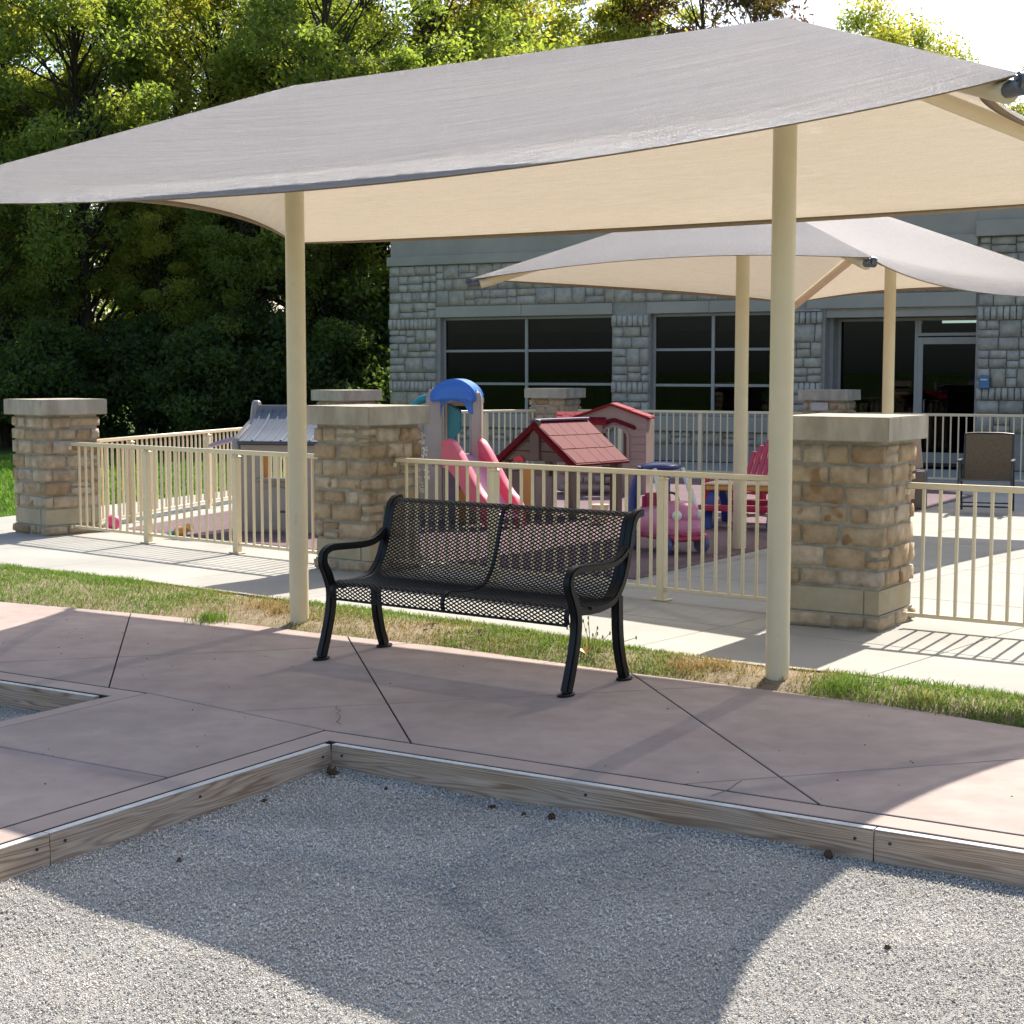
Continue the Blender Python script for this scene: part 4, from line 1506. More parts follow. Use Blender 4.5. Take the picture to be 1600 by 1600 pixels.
def playhouse_brown():
    root = thing('playhouse', 'low brown playhouse with dark maroon shingled roof', 'playhouse', (0.56, 18.385, 0), R(-40))
    W, D, zr, ze = 0.58, 0.50, 1.085, 0.635
    roof_slope(root, 0, W + 0.04, zr, ze - 0.02, -D, D, 'roof_slope', 'maroon', 3, 5)
    roof_slope(root, 0, -W - 0.04, zr, ze - 0.02, -D, D, 'roof_slope', 'maroon', 3, 5)
    MB().box((0, 0, zr + 0.012), (0.07, 2 * D, 0.028)).build('ridge_cap', 'purple', root, bevel=0.006)
    # front gable of planks with king post
    hh = (zr - ze) / 4
    for i in range(4):
        z0, z1 = ze + i * hh, ze + (i + 1) * hh - 0.006
        w0, w1 = W * (zr - z0) / (zr - ze) - 0.03, max(0.01, W * (zr - z1) / (zr - ze) - 0.03)
        MB().prism([(-w0, z0), (w0, z0), (w1, z1), (-w1, z1)], -D + 0.05, -D + 0.09, 'y').build('gable_plank', 'dbrown', root, bevel=0.004)
        MB().prism([(-w0, z0), (w0, z0), (w1, z1), (-w1, z1)], D - 0.09, D - 0.05, 'y').build('gable_plank', 'dbrown', root, bevel=0.004)
    MB().box((0, -D + 0.04, (zr + ze) / 2 + 0.01), (0.13, 0.05, zr - ze + 0.02)).build('king_post', 'dbrown', root, bevel=0.008)
    for s in (-1, 1):
        MB().prism([(0, zr - 0.03), (s * (W + 0.02), ze - 0.04), (s * (W + 0.02), ze - 0.10), (0, zr - 0.09)], -D - 0.015, -D + 0.03, 'y').build('bargeboard', 'maroon', root, bevel=0.005)
        for yy in (-D + 0.08, D - 0.08):
            MB().box((s * (W - 0.10), yy, ze / 2), (0.12, 0.11, ze)).build('corner_post', 'dbrown', root, bevel=0.015, smooth=True)
    MB().box((-W + 0.10, 0, 0.28), (0.05, 2 * D - 0.25, 0.45)).build('side_panel', 'wallgrey', root, bevel=0.01)
    MB().box((-0.18, -D + 0.12, 0.30), (0.13, 0.04, 0.58)).build('shutter', 'amber', root, bevel=0.008)
    MB().box((0.05, -D + 0.13, 0.24), (0.22, 0.05, 0.46)).build('front_panel', 'wallgrey', root, bevel=0.012)
    MB().prism([(-0.33, ze - 0.02), (-0.15, ze - 0.02), (-0.19, ze + 0.045), (-0.24, ze + 0.06), (-0.29, ze + 0.045)], -D + 0.03, -D + 0.06, 'y').build('red_trim', 'red', root, bevel=0.006)
    return root


playhouse_brown()


def playhouse_red():
    root = thing('playhouse', 'rose-walled playhouse with bright red gabled roof and arched window', 'playhouse', (1.33, 21.4, 0), R(-12))
    W, zr, ze = 0.47, 1.20, 1.03
    D = 0.85
    hole = [(-0.16 + p[0] * 0 + 0, 0) for p in []]
    ap = [(p[0] + 0.04, p[1] + 0.48) for p in arch_poly(0.34, 0.28, 0.42, 10)]
    outer = [(-W, 0), (W, 0), (W, ze), (0, zr), (-W, ze)]
    wall_with_hole(outer, ap, -0.03, 0.03).build('front_wall', 'rosewall', root, smooth=True)
    # window frame, brown side shutters inside the arch
    ring = []
    for k in range(11):
        a = math.pi * k / 10
        ring.append((0.04 + 0.19 * math.cos(a), -0.04, 0.76 + 0.16 * math.sin(a)))
    MB().tube([(0.23, -0.04, 0.48)] + ring + [(-0.15, -0.04, 0.48)], 0.022, 8).build('window_frame', 'rosewall', root, smooth=True)
    for s in (-1, 1):
        MB().box((0.04 + s * 0.145, 0.05, 0.64), (0.05, 0.03, 0.36)).build('window_jamb', 'brown', root, bevel=0.004)
    # eyebrow trim
    tr = [(-0.26, 0.90), (-0.22, 0.93), (0.02, 1.02), (0.06, 1.02), (0.30, 0.93), (0.34, 0.90), (0.32, 0.865), (0.06, 0.965), (0.02, 0.965), (-0.24, 0.865)]
    MB().prism(tr[::-1], -0.065, -0.03, 'y').build('eyebrow_trim', 'maroon', root, bevel=0.006)
    for z_ in (0.42, 0.52, 0.62, 0.72, 0.82, 0.92):
        for (xa, xb) in ((0.27, W),):
            MB().box(((xa + xb) / 2, -0.033, z_), (xb - xa, 0.008, 0.085)).build('siding_plank', 'rosewall', root, bevel=0.003)
    roof_slope(root, 0, W + 0.06, zr + 0.02, ze + 0.0, -0.10, 0.45, 'roof_slope', 'roofred', 2, 4)
    roof_slope(root, 0, -W - 0.06, zr + 0.02, ze + 0.0, -0.10, 0.45, 'roof_slope', 'roofred', 2, 4)
    # side wing with lit shingles running left
    for s in (-1,):
        vs = [(-0.78, 0.12, 1.10), (-0.10, 0.12, 1.10), (-0.05, -0.16, 0.96), (-0.70, -0.16, 0.96)]
        wing = MB().add(vs + [(v[0], v[1], v[2] - 0.03) for v in vs], [(0, 3, 2, 1), (4, 5, 6, 7), (0, 1, 5, 4), (1, 2, 6, 5), (2, 3, 7, 6), (3, 0, 4, 7)]).build('wing_roof', 'roofred', root)
        for i in range(3):
            for j in range(5):
                u0, u1 = (j + 0.5 * (i % 2)) / 5.5 + 0.02, (j + 1 + 0.5 * (i % 2)) / 5.5
                v0, v1 = i / 3 + 0.03, (i + 1) / 3
                q = []
                for (u, v) in ((u0, v0), (u1, v0), (u1, v1), (u0, v1)):
                    a_ = Vector(vs[0]).lerp(Vector(vs[1]), u)
                    b_ = Vector(vs[3]).lerp(Vector(vs[2]), u)
                    q.append(a_.lerp(b_, v) + Vector((0, -0.003, 0.004 + 0.006 * v)))
                MB().add(q + [p - Vector((0, -.004, 0.008)) for p in q], [(0, 3, 2, 1), (4, 5, 6, 7), (0, 1, 5, 4), (1, 2, 6, 5), (2, 3, 7, 6), (3, 0, 4, 7)]).build('shingle', 'roofred', wing)
    MB().box((-0.42, 0.05, 0.50), (0.62, 0.30, 0.92)).build('wing_wall', 'rosewall', root, bevel=0.02)
    MB().box((W - 0.03, 0.40, 0.5), (0.06, 0.75, 1.0)).build('side_wall', 'rosewall', root, bevel=0.01)
    rr = random.Random(5)
    for i in range(3):
        for j in range(5):
            rough_block(0.13, 0.03, 0.10, 0.02, 0.004, 3, 1, 2, rr).build('moulded_stone', 'rosewall', root, smooth='all', loc=(-0.62 + j * 0.14 + (i % 2) * 0.05, -0.105, 0.08 + i * 0.115))
    MB().box((-0.02, -0.045, 0.20), (0.22, 0.03, 0.36)).build('door', 'brown', root, bevel=0.008)
    return root


playhouse_red()


def toy_car():
    root = thing('toy_car', 'pink ride-on toy car with blue roof pillars', 'toy car', (1.42, 14.62, 0), R(-62))
    # local x = forward (towards lower right of the picture)
    body = MB()
    n = 14
    secs = [(-0.36, 0.16, 0.30, 0.17), (-0.30, 0.20, 0.40, 0.14), (-0.12, 0.21, 0.42, 0.13), (0.05, 0.215, 0.40, 0.13), (0.20, 0.21, 0.40, 0.14), (0.32, 0.18, 0.36, 0.15), (0.40, 0.12, 0.29, 0.18)]
    vs = []
    for (x, hw, zt, zb) in secs:
        for k in range(n):
            a = 2 * math.pi * k / n
            cz, rz = (zt + zb) / 2, (zt - zb) / 2
            ca, sa = math.cos(a), math.sin(a)
            vs.append((x, hw * math.copysign(abs(ca) ** 0.6, ca), cz + rz * math.copysign(abs(sa) ** 0.6, sa)))
    fs = [(i * n + k, i * n + (k + 1) % n, (i + 1) * n + (k + 1) % n, (i + 1) * n + k) for i in range(len(secs) - 1) for k in range(n)]
    fs += [tuple(range(n - 1, -1, -1)), tuple((len(secs) - 1) * n + k for k in range(n))]
    bo = body.add(vs, fs).build('body', 'pink', root, smooth='all')
    MB().ball((0.20, 0, 0.36), 0.20, 16, 10, (0.95, 0.98, 0.62)).build('bonnet', 'pink', root, smooth='all')
    MB().box((0.05, 0, 0.155), (0.72, 0.36, 0.06)).build('chassis', 'dpink', root, bevel=0.02, smooth=True)
    for s in (-1, 1):
        MB().ball((0.345, s * 0.12, 0.36), 0.045, 12, 8).build('headlight', 'white', root, smooth='all')
        # windscreen pillars: white-fronted blades
        MB().tube([(0.20, s * 0.185, 0.36), (0.13, s * 0.17, 0.56), (0.02, s * 0.15, 0.76)], [0.035, 0.026, 0.022], 10).build('windscreen_pillar', 'white', root, smooth=True)
        MB().tube([(-0.30, s * 0.19, 0.32), (-0.29, s * 0.18, 0.55), (-0.22, s * 0.15, 0.77)], [0.05, 0.04, 0.03], 10).build('rear_pillar', 'navy', root, smooth=True)
        for xx in (0.27, -0.26):
            w = MB().disc((xx, s * 0.20, 0.095), 0.095, 0.06, 'y', 20).build('wheel', 'wheel', root, bevel=0.012, smooth=True, seg=2)
            MB().disc((xx, s * 0.235, 0.095), 0.045, 0.012, 'y', 14).build('hub', 'navy', w, bevel=0.003)
    MB().ball((-0.10, 0, 0.775), 0.19, 18, 10, (1.05, 0.95, 0.22)).build('roof', 'navy', root, smooth='all')
    pts = [(0.06 + 0.0 * k, 0.085 * math.cos(2 * math.pi * k / 16), 0.47 + 0.075 * math.sin(2 * math.pi * k / 16)) for k in range(17)]
    MB().tube(pts, 0.012, 8, caps=False).build('steering_wheel', 'dgrey', root, smooth=True)
    MB().box((-0.18, 0, 0.42), (0.08, 0.30, 0.22)).build('seat_back', 'dpink', root, bevel=0.03, smooth=True, seg=2)
    MB().box((0.385, 0, 0.20), (0.06, 0.32, 0.07)).build('bumper', 'dpink', root, bevel=0.025, smooth=True, seg=2)
    return root


toy_car()


def toy_chair(x, y, rz, label):
    root = thing('toy_armchair', label, 'toy chair', (x, y, 0), rz, 'small red plastic chairs')
    # slatted fan back leaning away, low seat
    for k in range(5):
        t = k / 4 - 0.5
        w = 0.075
        hh = 0.66 - 0.22 * abs(t) * 1.4
        rot = Matrix.Rotation(R(20), 3, 'X')
        MB().box((t * 0.40, 0.26 + 0.12 * (hh / 0.66), 0.26 + hh / 2 - 0.05), (w, 0.024, hh), rot.inverted()).build('back_slat', 'cherry', root, bevel=0.009, smooth=True)
    for k in range(4):
        MB().box((0, -0.22 + k * 0.125, 0.24 + 0.012 * (3 - k)), (0.44, 0.11, 0.026)).build('seat_slat', 'cherry', root, bevel=0.008, smooth=True)
    for s in (-1, 1):
        MB().box((s * 0.265, -0.02, 0.42), (0.085, 0.56, 0.028)).build('armrest', 'cherry', root, bevel=0.01, smooth=True)
        MB().box((s * 0.245, -0.24, 0.21), (0.04, 0.07, 0.42)).build('leg', 'cherry', root, bevel=0.008)
        MB().box((s * 0.245, 0.20, 0.21), (0.04, 0.07, 0.42)).build('leg', 'cherry', root, bevel=0.008)
    return root


toy_chair(2.60, 18.5, R(-58), 'left red toy armchair behind the small table')
toy_chair(3.22, 18.4, R(-66), 'right red toy armchair mostly hidden by the canopy post')


def picnic_table():
    root = thing('toy_picnic_table', 'toddler picnic table with yellow top and red benches', 'toy table', (2.53, 17.0, 0), R(-22))
    MB().box((0, 0, 0.455), (0.86, 0.46, 0.022)).build('table_top', 'yellow', root, bevel=0.009, smooth=True)
    MB().box((0, 0, 0.415), (0.84, 0.44, 0.055)).build('apron', 'amber', root, bevel=0.012, smooth=True)
    for s in (-1, 1):
        MB().box((0, s * 0.42, 0.22), (0.92, 0.20, 0.055)).build('bench_seat', 'cherry', root, bevel=0.02, smooth=True, seg=2)
        lg = MB().prism([(-0.50, 0.0), (-0.34, 0.0), (-0.28, 0.19), (-0.10, 0.39), (0.10, 0.39), (0.28, 0.19), (0.34, 0.0), (0.50, 0.0), (0.42, 0.20), (0.20, 0.39), (0.12, 0.43), (-0.12, 0.43), (-0.20, 0.39), (-0.42, 0.20)], s * 0.34 - 0.05, s * 0.34 + 0.05, 'x')
        lg.build('leg_frame', 'navy', root, bevel=0.012, smooth=True)
    return root


picnic_table()


def shop_playhouse():
    root = thing('toy_shop', 'grey playhouse shop with slate grey ribbed roof beside the left post', 'playhouse', (-2.17, 16.55, 0), R(-12))
    # roof: one slope towards the viewer with ribs
    W = 0.56
    y0, z0, y1, z1 = 0.22, 1.235, -0.36, 0.935
    d = Vector((0, y1 - y0, z1 - z0))
    nrm = Vector((0, -(z1 - z0), (y1 - y0)))
    nrm = Vector((0, d.z, -d.y)).normalized()
    if nrm.z < 0:
        nrm = -nrm
    n = 8
    vs = []
    for i in range(n + 1):
        t = i / n
        sag = -0.03 * math.sin(math.pi * t)
        for x in (-W, W):
            p = Vector((x, y0 + (y1 - y0) * t, z0 + (z1 - z0) * t + sag))
            vs += [p, p - nrm * 0.03]
    fs = []
    for i in range(n):
        a = i * 4
        fs += [(a, a + 4, a + 6, a + 2), (a + 1, a + 3, a + 7, a + 5), (a, a + 1, a + 5, a + 4), (a + 2, a + 6, a + 7, a + 3)]
    fs += [(0, 2, 3, 1), (n * 4, n * 4 + 1, n * 4 + 3, n * 4 + 2)]
    roof = MB().add(vs, fs).build('roof', 'roofgrey', root, smooth=True)
    for k in range(11):
        x = -W + 0.05 + k * 0.102
        pts = [(x, y0 + (y1 - y0) * i / n, z0 + (z1 - z0) * i / n - 0.03 * math.sin(math.pi * i / n) + 0.004) for i in range(n + 1)]
        MB().tube(pts, 0.016 if k % 3 == 1 else 0.008, 8).build('rib', 'roofgrey', roof, smooth=True)
    MB().box((0, y0 + 0.03, z0 + 0.02), (2 * W, 0.07, 0.075)).build('ridge_cap', 'roofgrey', root, bevel=0.012)
    MB().tube([(-W, y1 - 0.005, z1 - 0.015), (W, y1 - 0.005, z1 - 0.015)], 0.022, 10).build('eave_trim', 'dslate', root, smooth=True)
    # left gable post rising above the roof
    MB().prism([(0.26, 0), (0.36, 0), (0.36, 1.30), (0.33, 1.34), (0.27, 1.34), (0.24, 1.28), (0.20, 1.16), (-0.32, 0.96), (-0.32, 0.0), (-0.20, 0), (-0.20, 0.86), (0.26, 0.98)], -W - 0.09, -W - 0.01, 'x').build('gable_post', 'wallgrey', root, bevel=0.015, smooth=True)
    # front wall with serving window and moulded arch door
    wall_with_hole([(-W, 0), (W, 0), (W, 0.92), (-W, 0.92)], [(-0.34, 0.56), (-0.02, 0.56), (-0.02, 0.82), (-0.34, 0.82)], -0.30, -0.25).build('front_wall', 'wallgrey', root)
    MB().box((-0.31, -0.235, 0.69), (0.05, 0.03, 0.26)).build('shutter', 'orange', root, bevel=0.004)
    MB().box((-0.18, -0.33, 0.545), (0.42, 0.10, 0.03)).build('sill', 'wallgrey', root, bevel=0.008)
    MB().prism([(p[0] - 0.18, p[1] + 0.02) for p in arch_poly(0.34, 0.36, 0.46)], -0.322, -0.30, 'y').build('door_moulding', 'wallgrey', root, bevel=0.008)
    MB().box((-0.10, -0.328, 0.22), (0.10, 0.012, 0.025)).build('letter_slot', 'dgrey', root)
    for x in (-W + 0.03, W - 0.03):
        MB().box((x, 0.18, 0.59), (0.05, 0.05, 1.18)).build('rear_post', 'wallgrey', root, bevel=0.01)
    MB().box((0.30, -0.21, 0.62), (0.26, 0.03, 0.30)).build('side_shutter', 'brown', root, bevel=0.006)
    # lilac leaf-shaped shelf sticking out at the left
    pl = []
    for k in range(16):
        a = 2 * math.pi * k / 16
        pl.append((-W - 0.27 + 0.22 * math.cos(a), 0.05 + 0.14 * math.sin(a)))
    sm = MB().prism(pl, -0.018, 0.018, 'z')
    sm.v = [(v[0], v[1], v[2] + 0.985 + 0.28 * (v[0] + W + 0.05)) for v in sm.v]
    sm.build('shelf', 'lilac', root, bevel=0.008, smooth=True)
    return root


shop_playhouse()

# ball and small toy by the left fence
b = MB().ball((0, 0, 0), 0.082, 20, 14).build('ball', 'hotpink', smooth='all')
b.location = (-4.13, 16.50, 0.088)
tag(b, 'pink ball on the concrete behind the left fence', 'ball')
root = thing('stuffed_toy', 'small orange and green toy lying behind the left fence', 'toy', (-3.28, 15.75, 0.006), 0.4)
MB().ball((0, 0, 0.06), 0.06, 12, 8, (1.2, 1, 0.9)).build('body', 'orange', root, smooth='all')
MB().ball((0.09, 0, 0.10), 0.045, 12, 8).build('head', 'amber', root, smooth='all')
MB().ball((-0.08, 0.01, 0.05), 0.04, 10, 7, (1.3, 0.8, 0.7)).build('tail', 'teal', root, smooth='all')

# cluttered low toys behind the bench: small bucket
bk = thing('toy_bucket', 'pale plastic bucket under the brown playhouse', 'bucket', (0.95, 17.2, 0.006))
MB().tube([(0, 0, 0), (0, 0, 0.2)], [0.07, 0.095], 18).build('pail', 'yellow', bk, smooth=True)
MB().tube([(0, 0, 0.195), (0, 0, 0.21)], 0.102, 18).build('rim', 'yellow', bk, smooth=True)

# garland hanging on the bench pillar
root = thing('flower_garland', 'white artificial flower garland hanging beside the bench pillar', 'garland', (-0.745, 13.50, 0))
pts = []
rr = random.Random(4)
for k in range(22):
    pts.append((rr.uniform(-0.012, 0.012), rr.uniform(-0.01, 0.01), 1.20 - k * 0.03))
MB().tube(pts, 0.0035, 5).build('cord', 'teal', root)
for k in range(9):
    z = 1.12 - k * 0.060 + rr.uniform(-0.01, 0.01)
    fl = MB()
    cx, cy = rr.uniform(-0.03, 0.03), -0.02 + rr.uniform(-0.015, 0.015)
    for q in range(5):
        a = q * 1.256 + rr.uniform(0, 1)
        fl.add([(cx, cy, z), (cx + 0.022 * math.cos(a), cy - 0.008, z + 0.022 * math.sin(a)), (cx + 0.03 * math.cos(a + .4), cy - 0.012, z + 0.03 * math.sin(a + .4)), (cx + 0.02 * math.cos(a + .8), cy - 0.006, z + 0.02 * math.sin(a + .8))], [(0, 1, 2, 3)])
    fl.build('flower', 'white', root)


def patio_chair():
    root = thing('patio_chair', 'brown sling patio chair on the concrete at the right', 'chair', (5.53, 18.62, 0), R(-20))
    w = 0.275
    r_ = 0.0125
    # local -y towards viewer
    back = [(0.24, 0.36), (0.30, 0.52), (0.36, 0.72), (0.41, 0.90)]
    seat = [(-0.24, 0.40), (0.0, 0.375), (0.24, 0.36)]
    prof = seat[:-1] + back
    for s in (-1, 1):
        MB().tube([(s * w, p[0], p[1]) for p in prof], r_, 8).build('side_tube', 'dgrey', root, smooth=True)
        MB().tube([(s * (w + 0.02), -0.30, 0.0), (s * (w + 0.02), -0.22, 0.40), (s * (w + 0.02), -0.20, 0.60)], r_, 8).build('leg', 'dgrey', root, smooth=True)
        MB().tube([(s * (w + 0.02), 0.34, 0.0), (s * (w + 0.02), 0.20, 0.36), (s * (w + 0.02), 0.12, 0.60)], r_, 8).build('leg', 'dgrey', root, smooth=True)
        MB().box((s * (w + 0.02), -0.02, 0.612), (0.05, 0.46, 0.02)).build('armrest', 'dgrey', root, bevel=0.008, smooth=True)
    for (y, z) in ((-0.27, 0.09), (0.31, 0.09)):
        MB().tube([(-w - 0.02, y, z), (w + 0.02, y, z)], 0.010, 8).build('stretcher', 'dgrey', root, smooth=True)
    MB().tube([(-w, 0.41, 0.90), (-w * .5, 0.415, 0.912), (w * .5, 0.415, 0.912), (w, 0.41, 0.90)], r_, 8).build('top_tube', 'dgrey', root, smooth=True)
    MB().ribbon(seat, 2 * w - 0.01, 0.006).build('seat_sling', 'sling', root, smooth=True)
    MB().ribbon(spline(back, 4), 2 * w - 0.01, 0.006).build('back_sling', 'sling', root, smooth=True)
    return root


patio_chair()

root = thing('toy_bin', 'tan board and dark bin half hidden behind the right pillar', 'bin', (4.83, 19.2, 0), R(-20))
MB().box((0, 0, 0.23), (0.30, 0.30, 0.46)).build('bin', 'dbrown', root, bevel=0.02, smooth=True)
MB().box((-0.02, 0.05, 0.68), (0.20, 0.05, 0.42), Matrix.Rotation(R(-6), 3, 'Y')).build('backboard', 'tan', root, bevel=0.01)
MB().box((-0.15, 0.03, 0.70), (0.05, 0.05, 0.42), Matrix.Rotation(R(-6), 3, 'Y')).build('edge_strip', 'maroon', root, bevel=0.01)


# ------------------------------------------------------------------ building
def building():
    O = (-2.45, 32.4, 0)
    root = thing('stone_building', 'grey limestone building with dark windows behind the playground', 'building', O, R(-29))
    # local x along the facade, y into the building; face plane of stone veneer y ~ 0
    HT, DP, XR = 5.6, 12.0, 12.9
    W1, W2, D1 = (1.17, 4.93), (5.71, 8.05), (9.03, 11.62)
    SILL, HEAD = 0.82, 2.69
    # structural wall behind the veneer, in pieces round the openings
    t0, t1 = 0.016, 0.36

    def wall(x0, x1, z0, z1, ya=t0, yb=t1, nm='wall', mt='gmortar'):
        MB().box(((x0 + x1) / 2, (ya + yb) / 2, (z0 + z1) / 2), (x1 - x0, yb - ya, z1 - z0)).build(nm, mt, root)
    wall(0.02, W1[0], 0, 3.72)
    wall(W1[1], W2[0], 0, HEAD)
    wall(W2[1], D1[0], 0, HEAD)
    wall(D1[1], XR, 0, 3.85)
    wall(W1[0], W1[1], 0, SILL - 0.001)
    wall(W2[0], W2[1], 0, SILL - 0.001)
    wall(W1[0], D1[1], HEAD + 0.001, 3.72)
    wall(-0.0, D1[1] - 0.001, 3.721, HT, 0.03, t1, 'upper_wall', 'stucco')
    wall(D1[1], XR, 3.851, HT, 0.0, t1, 'upper_wall', 'stucco')
    wall(0.02, 0.36, 0, HT - 0.002, t1 + 0.001, DP, 'side_wall', 'stucco')
    wall(0.02, XR, 0, HT - 0.002, DP + 0.001, DP + 0.3, 'rear_wall', 'stucco')
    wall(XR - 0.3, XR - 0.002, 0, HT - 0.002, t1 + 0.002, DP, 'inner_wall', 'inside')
    MB().box((XR / 2, DP / 2 + 0.2, HT + 0.06), (XR + 0.2, DP + 0.6, 0.12)).build('roof', 'stucco', root)
    # unseen taller block beyond the right side, added to shade the patio
    MB().box((XR + 4.0, 3.6, 4.4), (8.0, 7.0, 8.8)).build('wing', 'stucco', root)
    # projecting bands
    MB().box((5.80, 0.0, 3.81), (11.66, 0.16, 0.18)).build('belt_course', 'stucco', root, bevel=0.01)
    MB().box((12.27, -0.04, 3.98), (1.32, 0.20, 0.26)).build('belt_course', 'stucco', root, bevel=0.01)
    # dark room behind the glass
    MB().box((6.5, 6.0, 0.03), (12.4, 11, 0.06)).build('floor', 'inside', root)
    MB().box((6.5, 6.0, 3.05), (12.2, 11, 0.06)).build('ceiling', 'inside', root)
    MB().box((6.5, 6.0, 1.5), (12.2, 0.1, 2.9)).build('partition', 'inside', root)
    MB().tube([(10.75, 1.25, 2.50), (12.0, 1.25, 2.50)], 0.022, 8).build('ceiling_light', 'tube', root)
    # lintels and sills
    def lintel(x0, x1, z0, z1, pieces, proud=0.02):
        w = (x1 - x0) / pieces
        for i in range(pieces):
            MB().box((x0 + (i + 0.5) * w, 0.06 - proud, (z0 + z1) / 2), (w - 0.006, 0.16, z1 - z0)).build('lintel', 'stucco', root, bevel=0.006)
    lintel(W1[0] - 0.08, W1[1] + 0.02, HEAD, 2.90, 2)
    lintel(W2[0] - 0.05, W2[1] + 0.05, HEAD, 2.90, 2)
    lintel(8.70, 11.62, 2.72, 2.96, 2)
    for (a, b) in (W1, W2):
        MB().box(((a + b) / 2, 0.02, 0.68), (b - a + 0.06, 0.22, 0.27)).build('sill', 'stucco', root, bevel=0.01)

    # windows
    def window(x0, x1, z0, z1, xm, zms, yf=0.16):
        fr = thing('tmp', 'x', 'x')
        fw = 0.055
        mb = MB()
        mb.box(((x0 + x1) / 2, yf, z0 + fw / 2), (x1 - x0, 0.07, fw))
        mb.box(((x0 + x1) / 2, yf, z1 - fw / 2), (x1 - x0, 0.07, fw))
        for x in (x0 + fw / 2, x1 - fw / 2):
            mb.box((x, yf, (z0 + z1) / 2), (fw, 0.068, z1 - z0 - 2 * fw))
        bpy.data.objects.remove(fr)
        w = mb.build('window', 'alu', root, bevel=0.004)
        xsx = [x0 + fw] + sum([[m - 0.03, m + 0.03] for m in xm], []) + [x1 - fw]
        zsz = [z0 + fw] + sum([[m - 0.025, m + 0.025] for m in zms], []) + [z1 - fw]
        for m in xm:
            MB().box((m, yf - 0.003, (z0 + z1) / 2), (0.06, 0.075, z1 - z0 - 2 * fw)).build('mullion', 'alu', w, bevel=0.004)
        for m in zms:
            MB().box(((x0 + x1) / 2, yf + 0.003, m), (x1 - x0 - 2 * fw, 0.06, 0.05)).build('transom', 'alu', w, bevel=0.004)
        for i in range(0, len(xsx), 2):
            for j in range(0, len(zsz), 2):
                MB().box(((xsx[i] + xsx[i + 1]) / 2, yf, (zsz[j] + zsz[j + 1]) / 2), (xsx[i + 1] - xsx[i], 0.012, zsz[j + 1] - zsz[j])).build('pane', 'glass', w)
        return w
    window(W1[0], W1[1], SILL, HEAD, [3.05], [1.39, 2.03])
    window(W2[0], W2[1], SILL, HEAD, [6.90], [1.38, 2.03])
    for (a, b) in ((W1[0] + 0.05, 3.0), (3.1, W1[1] - 0.05), (W2[0] + 0.05, 6.86), (6.94, W2[1] - 0.05)):
        MB().box(((a + b) / 2, 0.32, 2.52), (b - a, 0.02, 0.30)).build('roller_blind', 'wallgrey', root)
    # shop front with glass door, set back under the lintel
    window(9.10, 10.52, 0.0, 2.56, [], [0.3], 0.55)
    window(10.52, 11.60, 2.24, 2.56, [], [], 0.55)
    for (xa, xb, nm) in ((8.97, 9.10, 'jamb'), (11.60, 11.64, 'jamb')):
        MB().box(((xa + xb) / 2, 0.46, 1.35), (xb - xa, 0.42, 2.70)).build(nm, 'alu', root)
    MB().box((10.3, 0.33, 2.66), (2.64, 0.58, 0.19)).build('soffit', 'stucco', root)
    dr = MB()
    for x in (10.56, 11.555):
        dr.box((x, 0.55, 1.11), (0.10, 0.055, 2.22))
    dr.box((11.057, 0.55, 2.16), (0.894, 0.054, 0.12))
    dr.box((11.057, 0.55, 0.12), (0.894, 0.054, 0.24))
    d = dr.build('door', 'alu', root, bevel=0.004)
    MB().box((11.057, 0.55, 1.17), (0.894, 0.012, 1.86)).build('pane', 'glass', d)
    MB().tube([(10.66, 0.52, 0.85), (10.66, 0.46, 0.87), (10.66, 0.46, 1.13), (10.66, 0.52, 1.15)], 0.014, 8).build('handle', 'metal', d, smooth=True)
    bx = MB().box((11.80, -0.09, 1.46), (0.17, 0.08, 0.22)).build('wall_box', 'signblue', root, bevel=0.012)
    MB().box((11.80, -0.133, 1.50), (0.11, 0.006, 0.02)).build('label_strip', 'white', bx)

    # stone veneer: coursed rubble in rectangles
    rr = random.Random(77)
    stones_ = []

    def put(x0, x1, z0, z1, proud=0.0):
        g = 0.007
        if x1 - x0 < 0.05 or z1 - z0 < 0.04:
            return
        th = 0.12
        mb = rough_block(x1 - x0 - 2 * g, th, z1 - z0 - 2 * g, 0.008, 0.0045, 3, 1, 2, rr)
        stones_.append(((x1 - x0) * (z1 - z0), mb, ((x0 + x1) / 2, 0.05 - proud - rr.uniform(0, 0.016), (z0 + z1) / 2)))

    def rubble(x0, x1, z0, z1, lo=0.17, hi=0.42, proud=0.0):
        z = z0
        while z < z1 - 1e-4:
            h = rr.uniform(0.15, 0.34)
            if z1 - z - h < 0.11:
                h = z1 - z
            x = x0
            while x < x1 - 1e-4:
                l = rr.uniform(lo, hi)
                if x1 - x - l < 0.12:
                    l = x1 - x
                if h > 0.235 and rr.random() < 0.62:
                    f = rr.uniform(0.4, 0.6)
                    if l > 0.33 and rr.random() < 0.5:
                        put(x, x + l, z, z + h * f, proud)
                        m = rr.uniform(0.4, 0.6)
                        put(x, x + l * m, z + h * f, z + h, proud)
                        put(x + l * m, x + l, z + h * f, z + h, proud)
                    else:
                        put(x, x + l, z, z + h * f, proud)
                        put(x, x + l, z + h * f, z + h, proud)
                else:
                    put(x, x + l, z, z + h, proud)
                x += l
            z += h

    def soldiers(x0, x1, z0, z1, proud=0.03):
        n = max(3, int(round((x1 - x0) / 0.105)))
        w = (x1 - x0) / n
        for i in range(n):
            put(x0 + i * w, x0 + (i + 1) * w, z0, z1, proud)

